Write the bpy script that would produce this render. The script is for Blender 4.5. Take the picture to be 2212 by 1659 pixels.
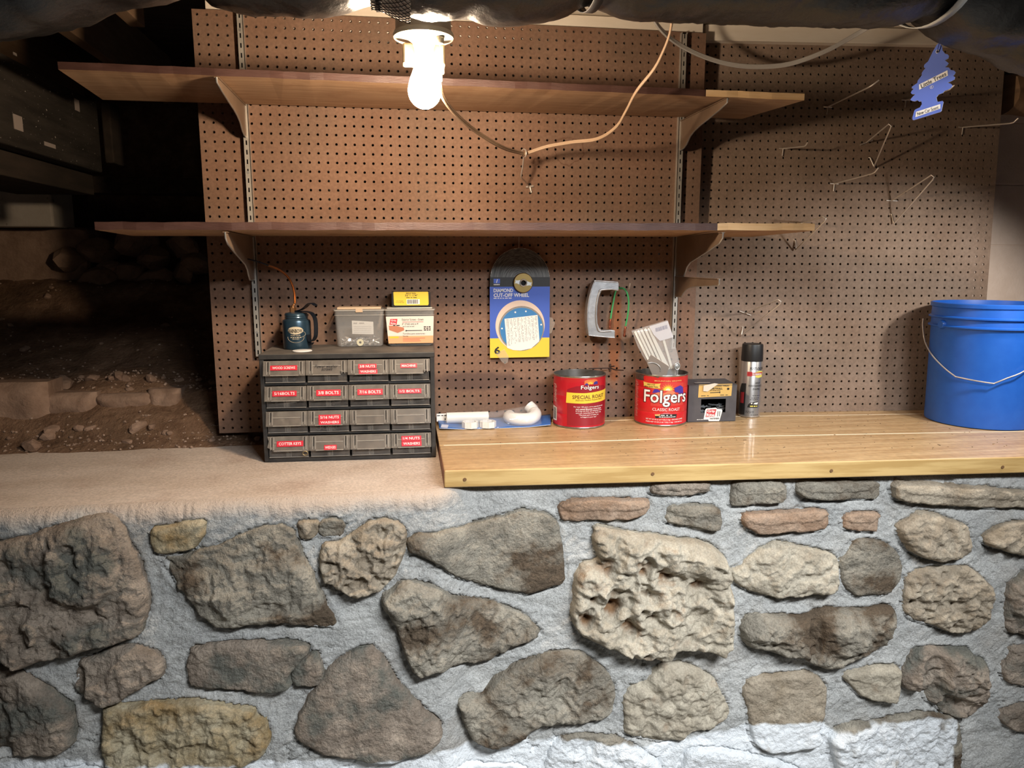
import bpy, math, random
import numpy as np
from mathutils import Vector, Matrix

for o in list(bpy.data.objects):
    bpy.data.objects.remove(o)
S = bpy.context.scene
COL = S.collection
random.seed(7)
RNG = np.random.default_rng(7)

# ------------------------------------------------------------------ camera
# Units are metres.  x runs along the pegboard, y into the wall, z up.
# Origin: the top left hole of the large pegboard.  Floor is at z = FLOOR.
FLOOR = -2.30
FPX = 1600.0
YAW, PITCH = 0.149, 0.164
CAM = np.array([0.524, -2.236, -0.658])
FW = np.array([math.sin(YAW) * math.cos(PITCH), math.cos(YAW) * math.cos(PITCH), -math.sin(PITCH)])
RT = np.array([math.cos(YAW), -math.sin(YAW), 0.0])
DN = np.cross(FW, RT)
cam_data = bpy.data.cameras.new('camera')
cam_data.sensor_width = 36.0
cam_data.lens = FPX / 2212 * 36.0
cam_data.clip_start = 0.02
cam = bpy.data.objects.new('camera', cam_data)
cam.matrix_world = Matrix(((RT[0], -DN[0], -FW[0], CAM[0]),
                           (RT[1], -DN[1], -FW[1], CAM[1]),
                           (RT[2], -DN[2], -FW[2], CAM[2]),
                           (0, 0, 0, 1)))
COL.objects.link(cam)
S.camera = cam

# ------------------------------------------------------------------ light
w = bpy.data.worlds.new('world')
S.world = w
w.use_nodes = True
w.node_tree.nodes['Background'].inputs[0].default_value = (0.85, 0.92, 1.0, 1)
w.node_tree.nodes['Background'].inputs[1].default_value = 0.02


def lamp(name, kind, loc, energy, color, size=0.1, size_y=None, aim=None):
    d = bpy.data.lights.new(name, kind)
    d.energy = energy
    d.color = color
    if kind == 'AREA':
        d.shape = 'RECTANGLE'
        d.size = size
        d.size_y = size_y or size
    else:
        d.shadow_soft_size = size
    o = bpy.data.objects.new(name, d)
    o.location = loc
    if aim is not None:
        o.rotation_euler = (Vector(aim) - Vector(loc)).to_track_quat('-Z', 'Y').to_euler()
    COL.objects.link(o)
    return o


# a shaded clamp lamp just right of the frame, over the end of the bench, and
# an added fill light, unseen above the camera, to brighten the stone wall
clamp = lamp('clamp_lamp', 'SPOT', (2.26, -0.74, -0.50), 22, (1.0, 0.95, 0.88), 0.03, aim=(2.12, -0.2, -1.08))
clamp.data.spot_size = math.radians(116)
clamp.data.spot_blend = 0.55
tube = lamp('wall_fill_light', 'AREA', (1.5, -2.3, 0.10), 27, (0.94, 0.97, 1.0), 1.2, 0.2, aim=(0.95, -0.6, -1.95))
tube.data.spread = math.radians(80)
BULB_STRENGTH = 700.0
BULB_COLOR = (1.0, 0.77, 0.54, 1)
S.view_settings.view_transform = 'Standard'
S.view_settings.look = 'None'
S.view_settings.gamma = 1.0
S.view_settings.use_curve_mapping = False
S.view_settings.exposure = 0.0

# ------------------------------------------------------------------ pixel -> world
def ray(x, y):
    return FW + RT * (x - 1106) / FPX + DN * (y - 829.5) / FPX


def atY(x, y, Y):
    v = ray(x, y)
    return CAM + v * ((Y - CAM[1]) / v[1])


def atZ(x, y, Z):
    v = ray(x, y)
    return CAM + v * ((Z - CAM[2]) / v[2])


def atX(x, y, X):
    v = ray(x, y)
    return CAM + v * ((X - CAM[0]) / v[0])


def depth(P):
    return float((np.array(P) - CAM) @ FW)


# ------------------------------------------------------------------ noise
def _hash(ix, iy, seed):
    h = (ix.astype(np.int64) * 374761393 + iy.astype(np.int64) * 668265263 + seed * 974634777) & 0x7fffffff
    h = ((h ^ (h >> 13)) * 1274126177) & 0x7fffffff
    return (h ^ (h >> 16)) & 0x7fffffff


def perlin(x, y, seed=0):
    x = np.asarray(x, float)
    y = np.asarray(y, float)
    ix = np.floor(x).astype(np.int64)
    iy = np.floor(y).astype(np.int64)
    fx, fy = x - ix, y - iy
    u = fx * fx * fx * (fx * (fx * 6 - 15) + 10)
    v = fy * fy * fy * (fy * (fy * 6 - 15) + 10)

    def g(dx, dy):
        a = _hash(ix + dx, iy + dy, seed) / 0x7fffffff * 2 * math.pi
        return np.cos(a) * (fx - dx) + np.sin(a) * (fy - dy)
    a = g(0, 0) * (1 - u) + g(1, 0) * u
    b = g(0, 1) * (1 - u) + g(1, 1) * u
    return (a * (1 - v) + b * v) * 1.5


def fbm(x, y, seed=0, oct=4, ridged=False):
    t = 0
    a = 1.0
    for i in range(oct):
        n = perlin(x * 2 ** i, y * 2 ** i, seed + i * 17)
        if ridged:
            n = 1 - 2 * np.abs(n)
        t = t + a * n
        a *= 0.5
    return t / 1.9


# ------------------------------------------------------------------ polygons
def chaikin(P, n=1):
    P = np.array(P, float)
    for _ in range(n):
        Q = np.roll(P, -1, 0)
        P = np.stack([P * .83 + Q * .17, P * .17 + Q * .83], 1).reshape(-1, 2)
    return P


def grow(P, d):
    """push a polygon outwards by d"""
    A = (P[:, 0] * np.roll(P[:, 1], -1) - np.roll(P[:, 0], -1) * P[:, 1]).sum()
    T = np.roll(P, -1, 0) - np.roll(P, 1, 0)
    T /= np.linalg.norm(T, axis=1)[:, None] + 1e-9
    Nn = np.stack([T[:, 1], -T[:, 0]], 1) * (1 if A > 0 else -1)
    return P + Nn * d


def seg_dist(pts, poly):
    A = poly
    B = np.roll(poly, -1, 0)
    best = np.full(len(pts), 1e9)
    near = np.zeros_like(pts)
    for a, b in zip(A, B):
        d = b - a
        L = d @ d
        if L < 1e-18:
            continue
        t = np.clip(((pts - a) @ d) / L, 0, 1)
        q = a + t[:, None] * d
        dd = np.hypot(*(pts - q).T)
        m = dd < best
        best[m] = dd[m]
        near[m] = q[m]
    return best, near


def inside(pts, poly):
    x, y = pts.T
    r = np.zeros(len(pts), bool)
    A = poly
    B = np.roll(poly, -1, 0)
    for (x0, y0), (x1, y1) in zip(A, B):
        if y0 == y1:
            continue
        c = ((y0 > y) != (y1 > y)) & (x < (x1 - x0) * (y - y0) / (y1 - y0) + x0)
        r ^= c
    return r


def fill_poly(poly, h):
    """quads filling a polygon; returns points, quads, distance to the rim"""
    poly = np.array(poly, float)
    lo = poly.min(0) - h
    hi = poly.max(0) + h
    nx = int((hi[0] - lo[0]) / h) + 2
    ny = int((hi[1] - lo[1]) / h) + 2
    X, Y = np.meshgrid(lo[0] + np.arange(nx) * h, lo[1] + np.arange(ny) * h, indexing='ij')
    P = np.stack([X.ravel(), Y.ravel()], 1)
    ins = inside(P, poly)
    idx = np.arange(nx * ny).reshape(nx, ny)
    q = np.stack([idx[:-1, :-1], idx[1:, :-1], idx[1:, 1:], idx[:-1, 1:]], -1).reshape(-1, 4)
    q = q[ins[q].any(1)]
    used = np.unique(q)
    remap = np.full(nx * ny, -1)
    remap[used] = np.arange(len(used))
    q = remap[q]
    P = P[used]
    ins = ins[used]
    d, near = seg_dist(P, poly)
    P[~ins] = near[~ins]
    d[~ins] = 0
    return P, q, d


_TXT = {}


def text_geo(s, bold=0.0, shear=0.0):
    k = (s, bold, shear)
    if k not in _TXT:
        cu = bpy.data.curves.new('t', 'FONT')
        cu.body = s
        cu.size = 1.0
        cu.offset = bold
        cu.shear = shear
        cu.resolution_u = 2
        cu.fill_mode = 'FRONT'
        ob = bpy.data.objects.new('t', cu)
        me = bpy.data.meshes.new_from_object(ob)
        V = np.array([v.co[:2] for v in me.vertices])
        F = [tuple(p.vertices) for p in me.polygons]
        bpy.data.objects.remove(ob)
        bpy.data.meshes.remove(me)
        bpy.data.curves.remove(cu)
        lo, hi = V.min(0), V.max(0)
        _TXT[k] = ((V - lo) / (hi - lo), F)
    return _TXT[k]


# ------------------------------------------------------------------ mesh builder
SPLIT = {'print_panel', 'lettering', 'registered_mark', 'groove', 'red_print', 'black_print', 'torn_film', 'white_print', 'crest_hills', 'gold_print', 'badge', 'yellow_print'}


class MB:
    def __init__(s):
        s.v, s.f, s.m = [], [], []

    def add(s, V, F, mi=0):
        o = len(s.v)
        s.v.extend([tuple(map(float, p)) for p in V])
        s.f.extend([tuple(int(i) + o for i in f) for f in F])
        s.m.extend([mi] * len(F))
        return s

    def hexa(s, p, mi=0, fm=None):
        # p: bottom 4 (ccw from above), top 4
        F = [(3, 2, 1, 0), (4, 5, 6, 7), (0, 1, 5, 4), (1, 2, 6, 5), (2, 3, 7, 6), (3, 0, 4, 7)]
        o = len(s.v)
        s.add(p, F, mi)
        if fm:
            for k, m in fm.items():
                s.m[len(s.m) - 6 + k] = m
        return s

    def box(s, x0, x1, y0, y1, z0, z1, mi=0, fm=None):
        return s.hexa([(x0, y0, z0), (x1, y0, z0), (x1, y1, z0), (x0, y1, z0),
                       (x0, y0, z1), (x1, y0, z1), (x1, y1, z1), (x0, y1, z1)], mi, fm)

    def lathe(s, prof, seg=32, c=(0, 0, 0), mi=0, mis=None, close=False):
        o = len(s.v)
        n = len(prof)
        V = []
        for r, z in prof:
            for k in range(seg):
                a = 2 * math.pi * k / seg
                V.append((c[0] + r * math.cos(a), c[1] + r * math.sin(a), c[2] + z))
        for i in range(n - 1):
            F = [(i * seg + k, i * seg + (k + 1) % seg, (i + 1) * seg + (k + 1) % seg, (i + 1) * seg + k) for k in range(seg)]
            s.f.extend([tuple(j + o for j in f) for f in F])
            s.m.extend([mis[i] if mis else mi] * seg)
        s.v.extend(V)
        if close:
            for i in (0, n - 1):
                if prof[i][0] > 1e-5:
                    s.f.append(tuple(o + i * seg + k for k in range(seg)))
                    s.m.append(mi if not mis else mis[min(i, n - 2)])
        return s

    def tube(s, pts, r, seg=8, mi=0, cap=True):
        P = np.array(pts, float)
        n = len(P)
        rr = np.broadcast_to(np.array(r, float), (n,))
        T = np.gradient(P, axis=0)
        T /= np.linalg.norm(T, axis=1)[:, None] + 1e-12
        up = np.array([0, 0, 1.0]) if abs(T[0][2]) < .9 else np.array([1.0, 0, 0])
        N = np.cross(T[0], up)
        N /= np.linalg.norm(N)
        V = []
        for i in range(n):
            N = N - T[i] * (N @ T[i])
            N /= np.linalg.norm(N) + 1e-12
            B = np.cross(T[i], N)
            for k in range(seg):
                a = 2 * math.pi * k / seg
                V.append(P[i] + rr[i] * (math.cos(a) * N + math.sin(a) * B))
        F = [(i * seg + k, i * seg + (k + 1) % seg, (i + 1) * seg + (k + 1) % seg, (i + 1) * seg + k)
             for i in range(n - 1) for k in range(seg)]
        if cap:
            F.append(tuple(range(seg))[::-1])
            F.append(tuple((n - 1) * seg + k for k in range(seg)))
        return s.add(V, F, mi)

    def prism(s, poly, y0, y1, mi=0, ms=None, fn=None):
        """polygon in x,z extruded from y0 (front) to y1"""
        n = len(poly)
        fn = fn or (lambda a, y, b: (a, y, b))
        V = [fn(a, y0, b) for a, b in poly] + [fn(a, y1, b) for a, b in poly]
        s.add(V, [tuple(range(n)), tuple(range(2 * n - 1, n - 1, -1))], mi)
        o = len(s.v) - 2 * n
        for i in range(n):
            j = (i + 1) % n
            s.f.append((o + i, o + n + i, o + n + j, o + j))
            s.m.append(mi if ms is None else ms)
        return s

    def fill(s, poly, h, fn, mi=0):
        P, q, d = fill_poly(poly, h)
        return s.add([fn(a, b) for a, b in P], q, mi)

    def text(s, t, box, fn, mi=0, bold=0.0, shear=0.0, rot=0.0):
        """box = x0,y0,x1,y1 of the glyphs; rot about the box centre"""
        V, F = text_geo(t, bold, shear)
        x0, y0, x1, y1 = box
        cx, cy = (x0 + x1) / 2, (y0 + y1) / 2
        P = (V - .5) * np.array([x1 - x0, y1 - y0])
        c, sn = math.cos(rot), math.sin(rot)
        P = P @ np.array([[c, sn], [-sn, c]]) + np.array([cx, cy])
        return s.add([fn(a, b) for a, b in P], F, mi)

    def bars(s, box, fn, words=4):
        """print too small to read in the photograph: a row of short dashes"""
        x0, y0, x1, y1 = box
        ws = [random.uniform(.5, 1.5) for _ in range(words)]
        tot = sum(ws) + .35 * (words - 1)
        x = x0
        for w_ in ws:
            e = x + (x1 - x0) * w_ / tot
            s.add([fn(x, y0), fn(e, y0), fn(e, y1), fn(x, y1)], [(0, 1, 2, 3)])
            x = e + (x1 - x0) * .35 / tot
        return s

    def pieces(s):
        """separate prints that lie apart; keeps the first group in place"""
        V = np.array(s.v)
        root = np.arange(len(V))

        def find(a):
            while root[a] != a:
                root[a] = root[root[a]]
                a = root[a]
            return a
        for f in s.f:
            r0 = find(f[0])
            for i in f[1:]:
                root[find(i)] = r0
        isl = np.array([find(i) for i in range(len(V))])
        ids = np.unique(isl)
        lo = np.array([V[isl == i].min(0) for i in ids])
        hi = np.array([V[isl == i].max(0) for i in ids])
        size = (hi - lo).max(1)
        gap = np.maximum(0, np.maximum(lo[:, None] - hi[None], lo[None] - hi[:, None]))
        near = np.sqrt((gap ** 2).sum(2)) <= np.maximum(.018, .45 * np.maximum(size[:, None], size[None]))
        grp = np.arange(len(ids))
        for _ in range(len(ids)):
            new = np.array([grp[near[i]].min() for i in range(len(ids))])
            if (new == grp).all():
                break
            grp = new
        of = {i: grp[k] for k, i in enumerate(ids)}
        out = []
        for g in np.unique(grp):
            p = MB()
            remap = {}
            for f, m in zip(s.f, s.m):
                if of[isl[f[0]]] != g:
                    continue
                nf = []
                for i in f:
                    if i not in remap:
                        remap[i] = len(p.v)
                        p.v.append(s.v[i])
                    nf.append(remap[i])
                p.f.append(tuple(nf))
                p.m.append(m)
            out.append(p)
        if len(out) > 1:
            s.v, s.f, s.m = out[0].v, out[0].f, out[0].m
        return out

    def build(s, name, mats, parent=None, loc=(0, 0, 0), rot=(0, 0, 0), smooth=None, world=False, bevel=0, kind=None):
        """world: vertices are world coordinates"""
        if name in SPLIT and parent is not None:
            for p in s.pieces()[1:]:
                p.build(name, mats, parent, loc, rot, smooth, world, bevel, kind)
        me = bpy.data.meshes.new(name)
        V = np.array(s.v, float)
        if world:
            if parent is not None:
                V = V - np.array(parent.location)
            else:
                loc = ((V[:, 0].min() + V[:, 0].max()) / 2, (V[:, 1].min() + V[:, 1].max()) / 2, V[:, 2].min())
                V = V - np.array(loc)
        me.from_pydata(V.tolist(), [], s.f)
        if not isinstance(mats, (list, tuple)):
            mats = [mats]
        for m in mats:
            me.materials.append(m)
        if len(mats) > 1:
            me.polygons.foreach_set('material_index', s.m)
        if smooth is not None:
            me.polygons.foreach_set('use_smooth', [True] * len(me.polygons))
            if smooth < 179:
                me.set_sharp_from_angle(angle=math.radians(smooth))
        o = bpy.data.objects.new(name, me)
        o.location = loc
        o.rotation_euler = rot
        COL.objects.link(o)
        if parent is not None:
            o.parent = parent
        if bevel:
            b = o.modifiers.new('bevel', 'BEVEL')
            b.width = bevel
            b.segments = 2
            b.limit_method = 'ANGLE'
            b.angle_limit = math.radians(50)
        if kind:
            o['kind'] = kind
        return o


def tag(o, label, cat, group=None):
    o['label'] = label
    o['category'] = cat
    if group:
        o['group'] = group
    return o


def thing(name, label, cat, loc=(0, 0, 0), rz=0.0, group=None):
    o = bpy.data.objects.new(name, None)
    o.empty_display_size = .05
    o.location = [float(a) for a in loc]
    o.rotation_euler = (0, 0, rz)
    COL.objects.link(o)
    return tag(o, label, cat, group)


# ------------------------------------------------------------------ materials
def M(name, col, rough=.6, metal=0.0, col2=None, scale=20.0, stretch=(1, 1, 1), bump=0.0, bscale=80.0, bstretch=None,
      spec=.5, coat=0.0, emis=None, alpha=None, contrast=(.35, .65), detail=6.0, dirt=None, dscale=6.0, dpos=(.55, .75),
      bdist=.002, speck=None):
    m = bpy.data.materials.new(name)
    m.use_nodes = True
    nt = m.node_tree
    N = nt.nodes
    L = nt.links
    b = N['Principled BSDF']
    b.inputs['Base Color'].default_value = (*col, 1)
    b.inputs['Roughness'].default_value = rough
    b.inputs['Metallic'].default_value = metal
    b.inputs['Specular IOR Level'].default_value = spec
    b.inputs['Coat Weight'].default_value = coat
    if emis:
        b.inputs['Emission Color'].default_value = emis[0]
        b.inputs['Emission Strength'].default_value = emis[1]
    geo = N.new('ShaderNodeNewGeometry')

    def noise(sc, st, det=6.0):
        mp = N.new('ShaderNodeMapping')
        mp.inputs['Scale'].default_value = st
        L.new(geo.outputs['Position'], mp.inputs['Vector'])
        n = N.new('ShaderNodeTexNoise')
        n.inputs['Scale'].default_value = sc
        n.inputs['Detail'].default_value = det
        n.inputs['Roughness'].default_value = .6
        L.new(mp.outputs[0], n.inputs['Vector'])
        return n

    def ramp(src, lo, hi):
        r = N.new('ShaderNodeMapRange')
        r.inputs['From Min'].default_value = lo
        r.inputs['From Max'].default_value = hi
        L.new(src, r.inputs['Value'])
        return r.outputs[0]

    def mix(fac, a, bcol):
        x = N.new('ShaderNodeMix')
        x.data_type = 'RGBA'
        if hasattr(fac, 'is_output'):
            L.new(fac, x.inputs[0])
        else:
            x.inputs[0].default_value = fac
        for sock, val in ((x.inputs[6], a), (x.inputs[7], bcol)):
            if hasattr(val, 'is_output'):
                L.new(val, sock)
            else:
                sock.default_value = (*val[:3], 1)
        return x.outputs[2]
    cur = (*col, 1)
    if col2 is not None:
        n = noise(scale, stretch, detail)
        cur = mix(ramp(n.outputs['Fac'], *contrast), col, col2)
    if dirt is not None:
        n = noise(dscale, (1, 1, 1), 8)
        cur = mix(ramp(n.outputs['Fac'], *dpos), cur, dirt)
    if speck:
        n = noise(speck[0], (1, 1, 1), 3)
        r_ = ramp(n.outputs['Fac'], .36, .64)
        sc_ = N.new('ShaderNodeMapRange')
        sc_.inputs['To Min'].default_value = 1 - speck[1]
        sc_.inputs['To Max'].default_value = 1 + speck[1] * .7
        L.new(r_, sc_.inputs['Value'])
        x = N.new('ShaderNodeMix')
        x.data_type = 'RGBA'
        x.blend_type = 'MULTIPLY'
        x.inputs[0].default_value = 1.0
        if hasattr(cur, 'is_output'):
            L.new(cur, x.inputs[6])
        else:
            x.inputs[6].default_value = cur
        L.new(sc_.outputs[0], x.inputs[7])
        cur = x.outputs[2]
    if hasattr(cur, 'is_output'):
        L.new(cur, b.inputs['Base Color'])
    if bump:
        n = noise(bscale, bstretch or (1, 1, 1), 8)
        bp = N.new('ShaderNodeBump')
        bp.inputs['Strength'].default_value = bump
        bp.inputs['Distance'].default_value = bdist
        L.new(n.outputs['Fac'], bp.inputs['Height'])
        L.new(bp.outputs[0], b.inputs['Normal'])
    if alpha is not None:
        tr = N.new('ShaderNodeBsdfTransparent')
        ms = N.new('ShaderNodeMixShader')
        ms.inputs[0].default_value = alpha
        L.new(tr.outputs[0], ms.inputs[1])
        L.new(b.outputs[0], ms.inputs[2])
        L.new(ms.outputs[0], N['Material Output'].inputs['Surface'])
    m_helpers[name] = (nt, b, geo, noise, ramp, mix, cur)
    return m


m_helpers = {}

def add_mask(m, attr, col, extra_noise=None):
    """mix `col` over the base colour by a mesh attribute"""
    nt, b, geo, noise, ramp, mix, cur = m_helpers[m.name]
    at = nt.nodes.new('ShaderNodeAttribute')
    at.attribute_name = attr
    c = mix(at.outputs['Fac'], cur, col)
    nt.links.new(c, b.inputs['Base Color'])
    m_helpers[m.name] = (nt, b, geo, noise, ramp, mix, c)


MORTAR = M('mortar', (.36, .365, .355), .95, col2=(.48, .48, .46), scale=9, bump=.9, bscale=150, spec=.2, dirt=(.33, .30, .26), dscale=5, dpos=(.52, .8), bdist=.006, speck=(260, .20))
WHITEWASH = (.74, .77, .79)
LEDGE = M('ledge_concrete', (.50, .40, .32), .9, col2=(.60, .50, .42), scale=3.5, stretch=(1, 2.5, 1), bump=.3, bscale=220, spec=.25, dirt=(.42, .31, .24), dscale=5, dpos=(.5, .78), speck=(150, .16))
STONES = {
    'grey': M('stone_grey', (.20, .18, .145), .92, col2=(.40, .365, .295), scale=16, detail=10, bump=1.0, bscale=130, spec=.2, dirt=(.115, .085, .058), dscale=8, dpos=(.48, .60), bdist=.008, speck=(210, .17)),
    'brown': M('stone_brown', (.20, .16, .125), .92, col2=(.38, .315, .25), scale=15, detail=10, bump=1.0, bscale=130, spec=.2, dirt=(.15, .148, .125), dscale=8, dpos=(.48, .60), bdist=.008, speck=(210, .17)),
    'tan': M('stone_tan', (.25, .205, .15), .92, col2=(.42, .36, .275), scale=16, detail=10, bump=1.0, bscale=120, spec=.2, dirt=(.24, .19, .13), dscale=10, dpos=(.52, .72), bdist=.005, speck=(210, .17)),
    'yellow': M('stone_yellow', (.29, .225, .125), .9, col2=(.43, .38, .27), scale=12, bump=1.0, bscale=120, spec=.2, dirt=(.24, .16, .07), dscale=11, dpos=(.5, .7), bdist=.005, speck=(210, .17)),
    'red': M('stone_red', (.27, .175, .115), .92, col2=(.37, .27, .195), scale=14, bump=1.0, bscale=170, spec=.2, dirt=(.26, .15, .09), dscale=9, dpos=(.55, .75), bdist=.004, speck=(210, .17)),
    'pale': M('stone_pale', (.31, .27, .205), .92, col2=(.46, .415, .33), scale=13, detail=10, bump=.9, bscale=110, spec=.2, dirt=(.30, .20, .12), dscale=13, dpos=(.60, .74), bdist=.005, speck=(210, .17)),
}
add_mask(MORTAR, 'lip', (.53, .43, .35))
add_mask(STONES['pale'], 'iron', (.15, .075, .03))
for m_ in list(STONES.values()) + [MORTAR]:
    add_mask(m_, 'paint', WHITEWASH)
PEG = M('hardboard', (.185, .102, .065), .72, speck=(110, .13), col2=(.24, .142, .096), scale=5, bump=.25, bscale=350, spec=.3, dirt=(.17, .115, .082), dscale=3, dpos=(.45, .75))
PEGR = M('hardboard_greyer', (.22, .150, .108), .75, speck=(110, .13), col2=(.295, .215, .165), scale=5, bump=.25, bscale=350, spec=.3, dirt=(.235, .175, .13), dscale=3, dpos=(.45, .75))  # right board, greyer and paler brown than the large one
PAINTBROWN = M('brown_paint', (.052, .023, .018), .5, col2=(.075, .036, .029), scale=14, stretch=(1, 4, 4), bump=.4, bscale=50, bstretch=(1, 8, 8))
WOODRAW = M('raw_shelf_wood', (.37, .215, .115), .7, col2=(.49, .31, .18), scale=6, stretch=(1, 14, 14), bump=.25, bscale=20, bstretch=(1, 14, 14), dirt=(.27, .13, .06), dscale=7, dpos=(.55, .8))
WOODEND = M('bare_wood', (.62, .40, .20), .7, col2=(.72, .52, .30), scale=7, stretch=(1, 10, 10), bump=.2, bscale=30)
BENCH = M('varnished_pine', (.44, .27, .125), .42, speck=(60, .10), col2=(.57, .385, .20), contrast=(.40, .60), scale=3.5, stretch=(1, 18, 18), bump=.12, bscale=14, bstretch=(1, 18, 18), spec=.5, coat=.15, dirt=(.45, .27, .13), dscale=5, dpos=(.5, .85))
BENCHEDGE = M('varnished_edge', (.46, .29, .105), .45, col2=(.60, .41, .17), contrast=(.42, .58), scale=3.0, stretch=(1, 12, 16), bump=.12, bscale=14, bstretch=(1, 18, 18), coat=.2)
JOINT = M('plank_joint', (.72, .6, .42), .6)
STEEL = M('painted_steel', (.50, .47, .42), .4, metal=.55, col2=(.58, .55, .5), scale=30)
BRKT = M('bracket_steel', (.18, .12, .08), .45, metal=.25, col2=(.23, .16, .11), scale=14)
GALV = M('galvanised', (.52, .52, .5), .4, metal=.85, col2=(.62, .62, .6), scale=30)
ZINC = M('zinc_wire', (.66, .60, .54), .35, metal=.6)
BLACK = M('black_plastic', (.012, .012, .013), .4)
SLOT = M('dark_slot', (.01, .009, .008), .9)
DUCT = M('black_wrap', (.006, .006, .006), .30, col2=(.013, .012, .011), scale=9, bump=.55, bscale=22, bstretch=(1, 1, 1), spec=.42, bdist=.006)
FOIL = M('foil', (.55, .52, .48), .25, metal=.9, bump=.8, bscale=60, bdist=.006)
PORCELAIN = M('porcelain', (.80, .74, .60), .25, coat=.3)
IVORY = M('ivory_plastic', (.78, .62, .40), .4)
BULBM = M('lit_bulb', (1, 1, 1), .3, emis=(BULB_COLOR, BULB_STRENGTH))
CORD = M('tan_cord', (.47, .33, .22), .45)
GREYCABLE = M('grey_cable', (.50, .47, .44), .45)
WHITEPAINT = M('white_paint', (.78, .72, .63), .55, col2=(.70, .62, .52), scale=4, stretch=(1, 6, 6), bump=.15, bscale=40)
BLOCKM = M('painted_block', (.72, .57, .47), .85, col2=(.80, .65, .55), scale=12, bump=.7, bscale=120, spec=.25)
TAR = M('tarred_timber', (.010, .008, .006), .85, spec=.15, col2=(.022, .018, .014), scale=5, stretch=(8, 1, 8), bump=.5, bscale=20, bstretch=(8, 1, 8), dirt=(.40, .36, .32), dscale=130, dpos=(.665, .70))
DARKWOOD = M('dark_wood', (.012, .009, .0065), .85, spec=.15, col2=(.024, .017, .012), scale=5, stretch=(8, 1, 8), bump=.3, bscale=30)
JOISTM = M('joist_wood', (.26, .15, .08), .8, col2=(.34, .21, .12), scale=5, stretch=(8, 1, 8), bump=.3, bscale=30)
PAPERTAG = M('old_paper', (.17, .14, .12), .8)
DIRT = M('dirt', (.13, .075, .045), .97, col2=(.22, .135, .085), scale=18, bump=1.0, bscale=70, spec=.1, dirt=(.08, .05, .03), dscale=5, dpos=(.5, .75), bdist=.01)
ROCK = M('rubble', (.19, .12, .082), .93, col2=(.31, .21, .15), scale=14, bump=.8, bscale=90, spec=.2, bdist=.004)
GRAVEL = M('gravel', (.18, .115, .075), .93, col2=(.42, .31, .24), scale=45, spec=.2)
FLOORM = M('floor_concrete', (.28, .27, .25), .9, col2=(.36, .35, .33), scale=4, bump=.3)
CEILM = M('subfloor', (.10, .07, .045), .85, col2=(.15, .10, .07), scale=4, stretch=(1, 8, 1))
WALLB = M('grey_render', (.06, .055, .05), .95, col2=(.08, .075, .07), scale=6)


def flat(name, col, rough=.55, **k):
    return M(name, col, rough, **k)


RED = flat('can_red', (.50, .012, .022), .35, metal=.1, coat=.3)
RED2 = flat('can_red_bright', (.62, .018, .022), .35, metal=.1, coat=.3)
DKRED = flat('can_dark_red', (.27, .008, .018), .38, coat=.3)
YELLOW = flat('print_yellow', (.80, .56, .05), .45)
WHITE = flat('print_white', (.80, .78, .74), .5)
INK = flat('print_black', (.015, .014, .014), .5)
INKRED = flat('print_dark_red', (.10, .012, .012), .5)
TINMETAL = M('tinplate', (.46, .45, .43), .3, metal=.95, col2=(.34, .31, .28), scale=25)
RUST = M('rust', (.17, .06, .025), .85, col2=(.26, .10, .04), scale=60)

# ==================================================================== SETTING
def wall_Y(X):
    X = np.asarray(X, float)
    t = np.clip((X - 0.60) / 0.10, 0, 1)
    t = t * t * (3 - 2 * t)
    return -0.566 * (1 - t) + t * (-0.5365 - 0.0636 * (X - 0.6155) + 0.028)


LEDGE_Z = -1.19


def px_to_wall(x, y):
    P = atY(x, y, -0.58)
    for _ in range(4):
        P = atY(x, y, float(wall_Y(P[0])))
    return P[0], P[2]


# white paint line along the foot of the wall, as (X, z) pairs
_wl = [(-60, 1640), (200, 1640), (620, 1645), (900, 1625), (1100, 1598), (1250, 1590), (1400, 1606), (1560, 1575), (1625, 1556), (1760, 1544), (1800, 1572), (1900, 1556), (2000, 1541), (2064, 1550)]
_wl = np.array([px_to_wall(*p) for p in _wl])


def paint_mask(X, z):
    n = fbm(X * 22, z * 22, 91, 4) * .012
    line = np.interp(X, _wl[:, 0], _wl[:, 1])
    a = np.clip((line - z + n) / .006, 0, 1)
    a = a * np.clip((_wl[-1, 0] + .004 - X + n) / .006, 0, 1)
    worn = np.clip((fbm(X * 14, z * 14, 55, 5) + .62) / .25, 0.25, 1)
    return a * worn


def set_attr(o, vals):
    a = o.data.attributes.new('paint', 'FLOAT', 'POINT')
    a.data.foreach_set('value', np.asarray(vals, np.float32))


ORIG = {'A': (0, 1000), 'B': (560, 1000), 'C': (1120, 1000), 'D': (1572, 1000),
        'E': (0, 1300), 'F': (560, 1300), 'G': (1120, 1300), 'H': (1572, 1300)}
ZF = 2212 / 640
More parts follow.
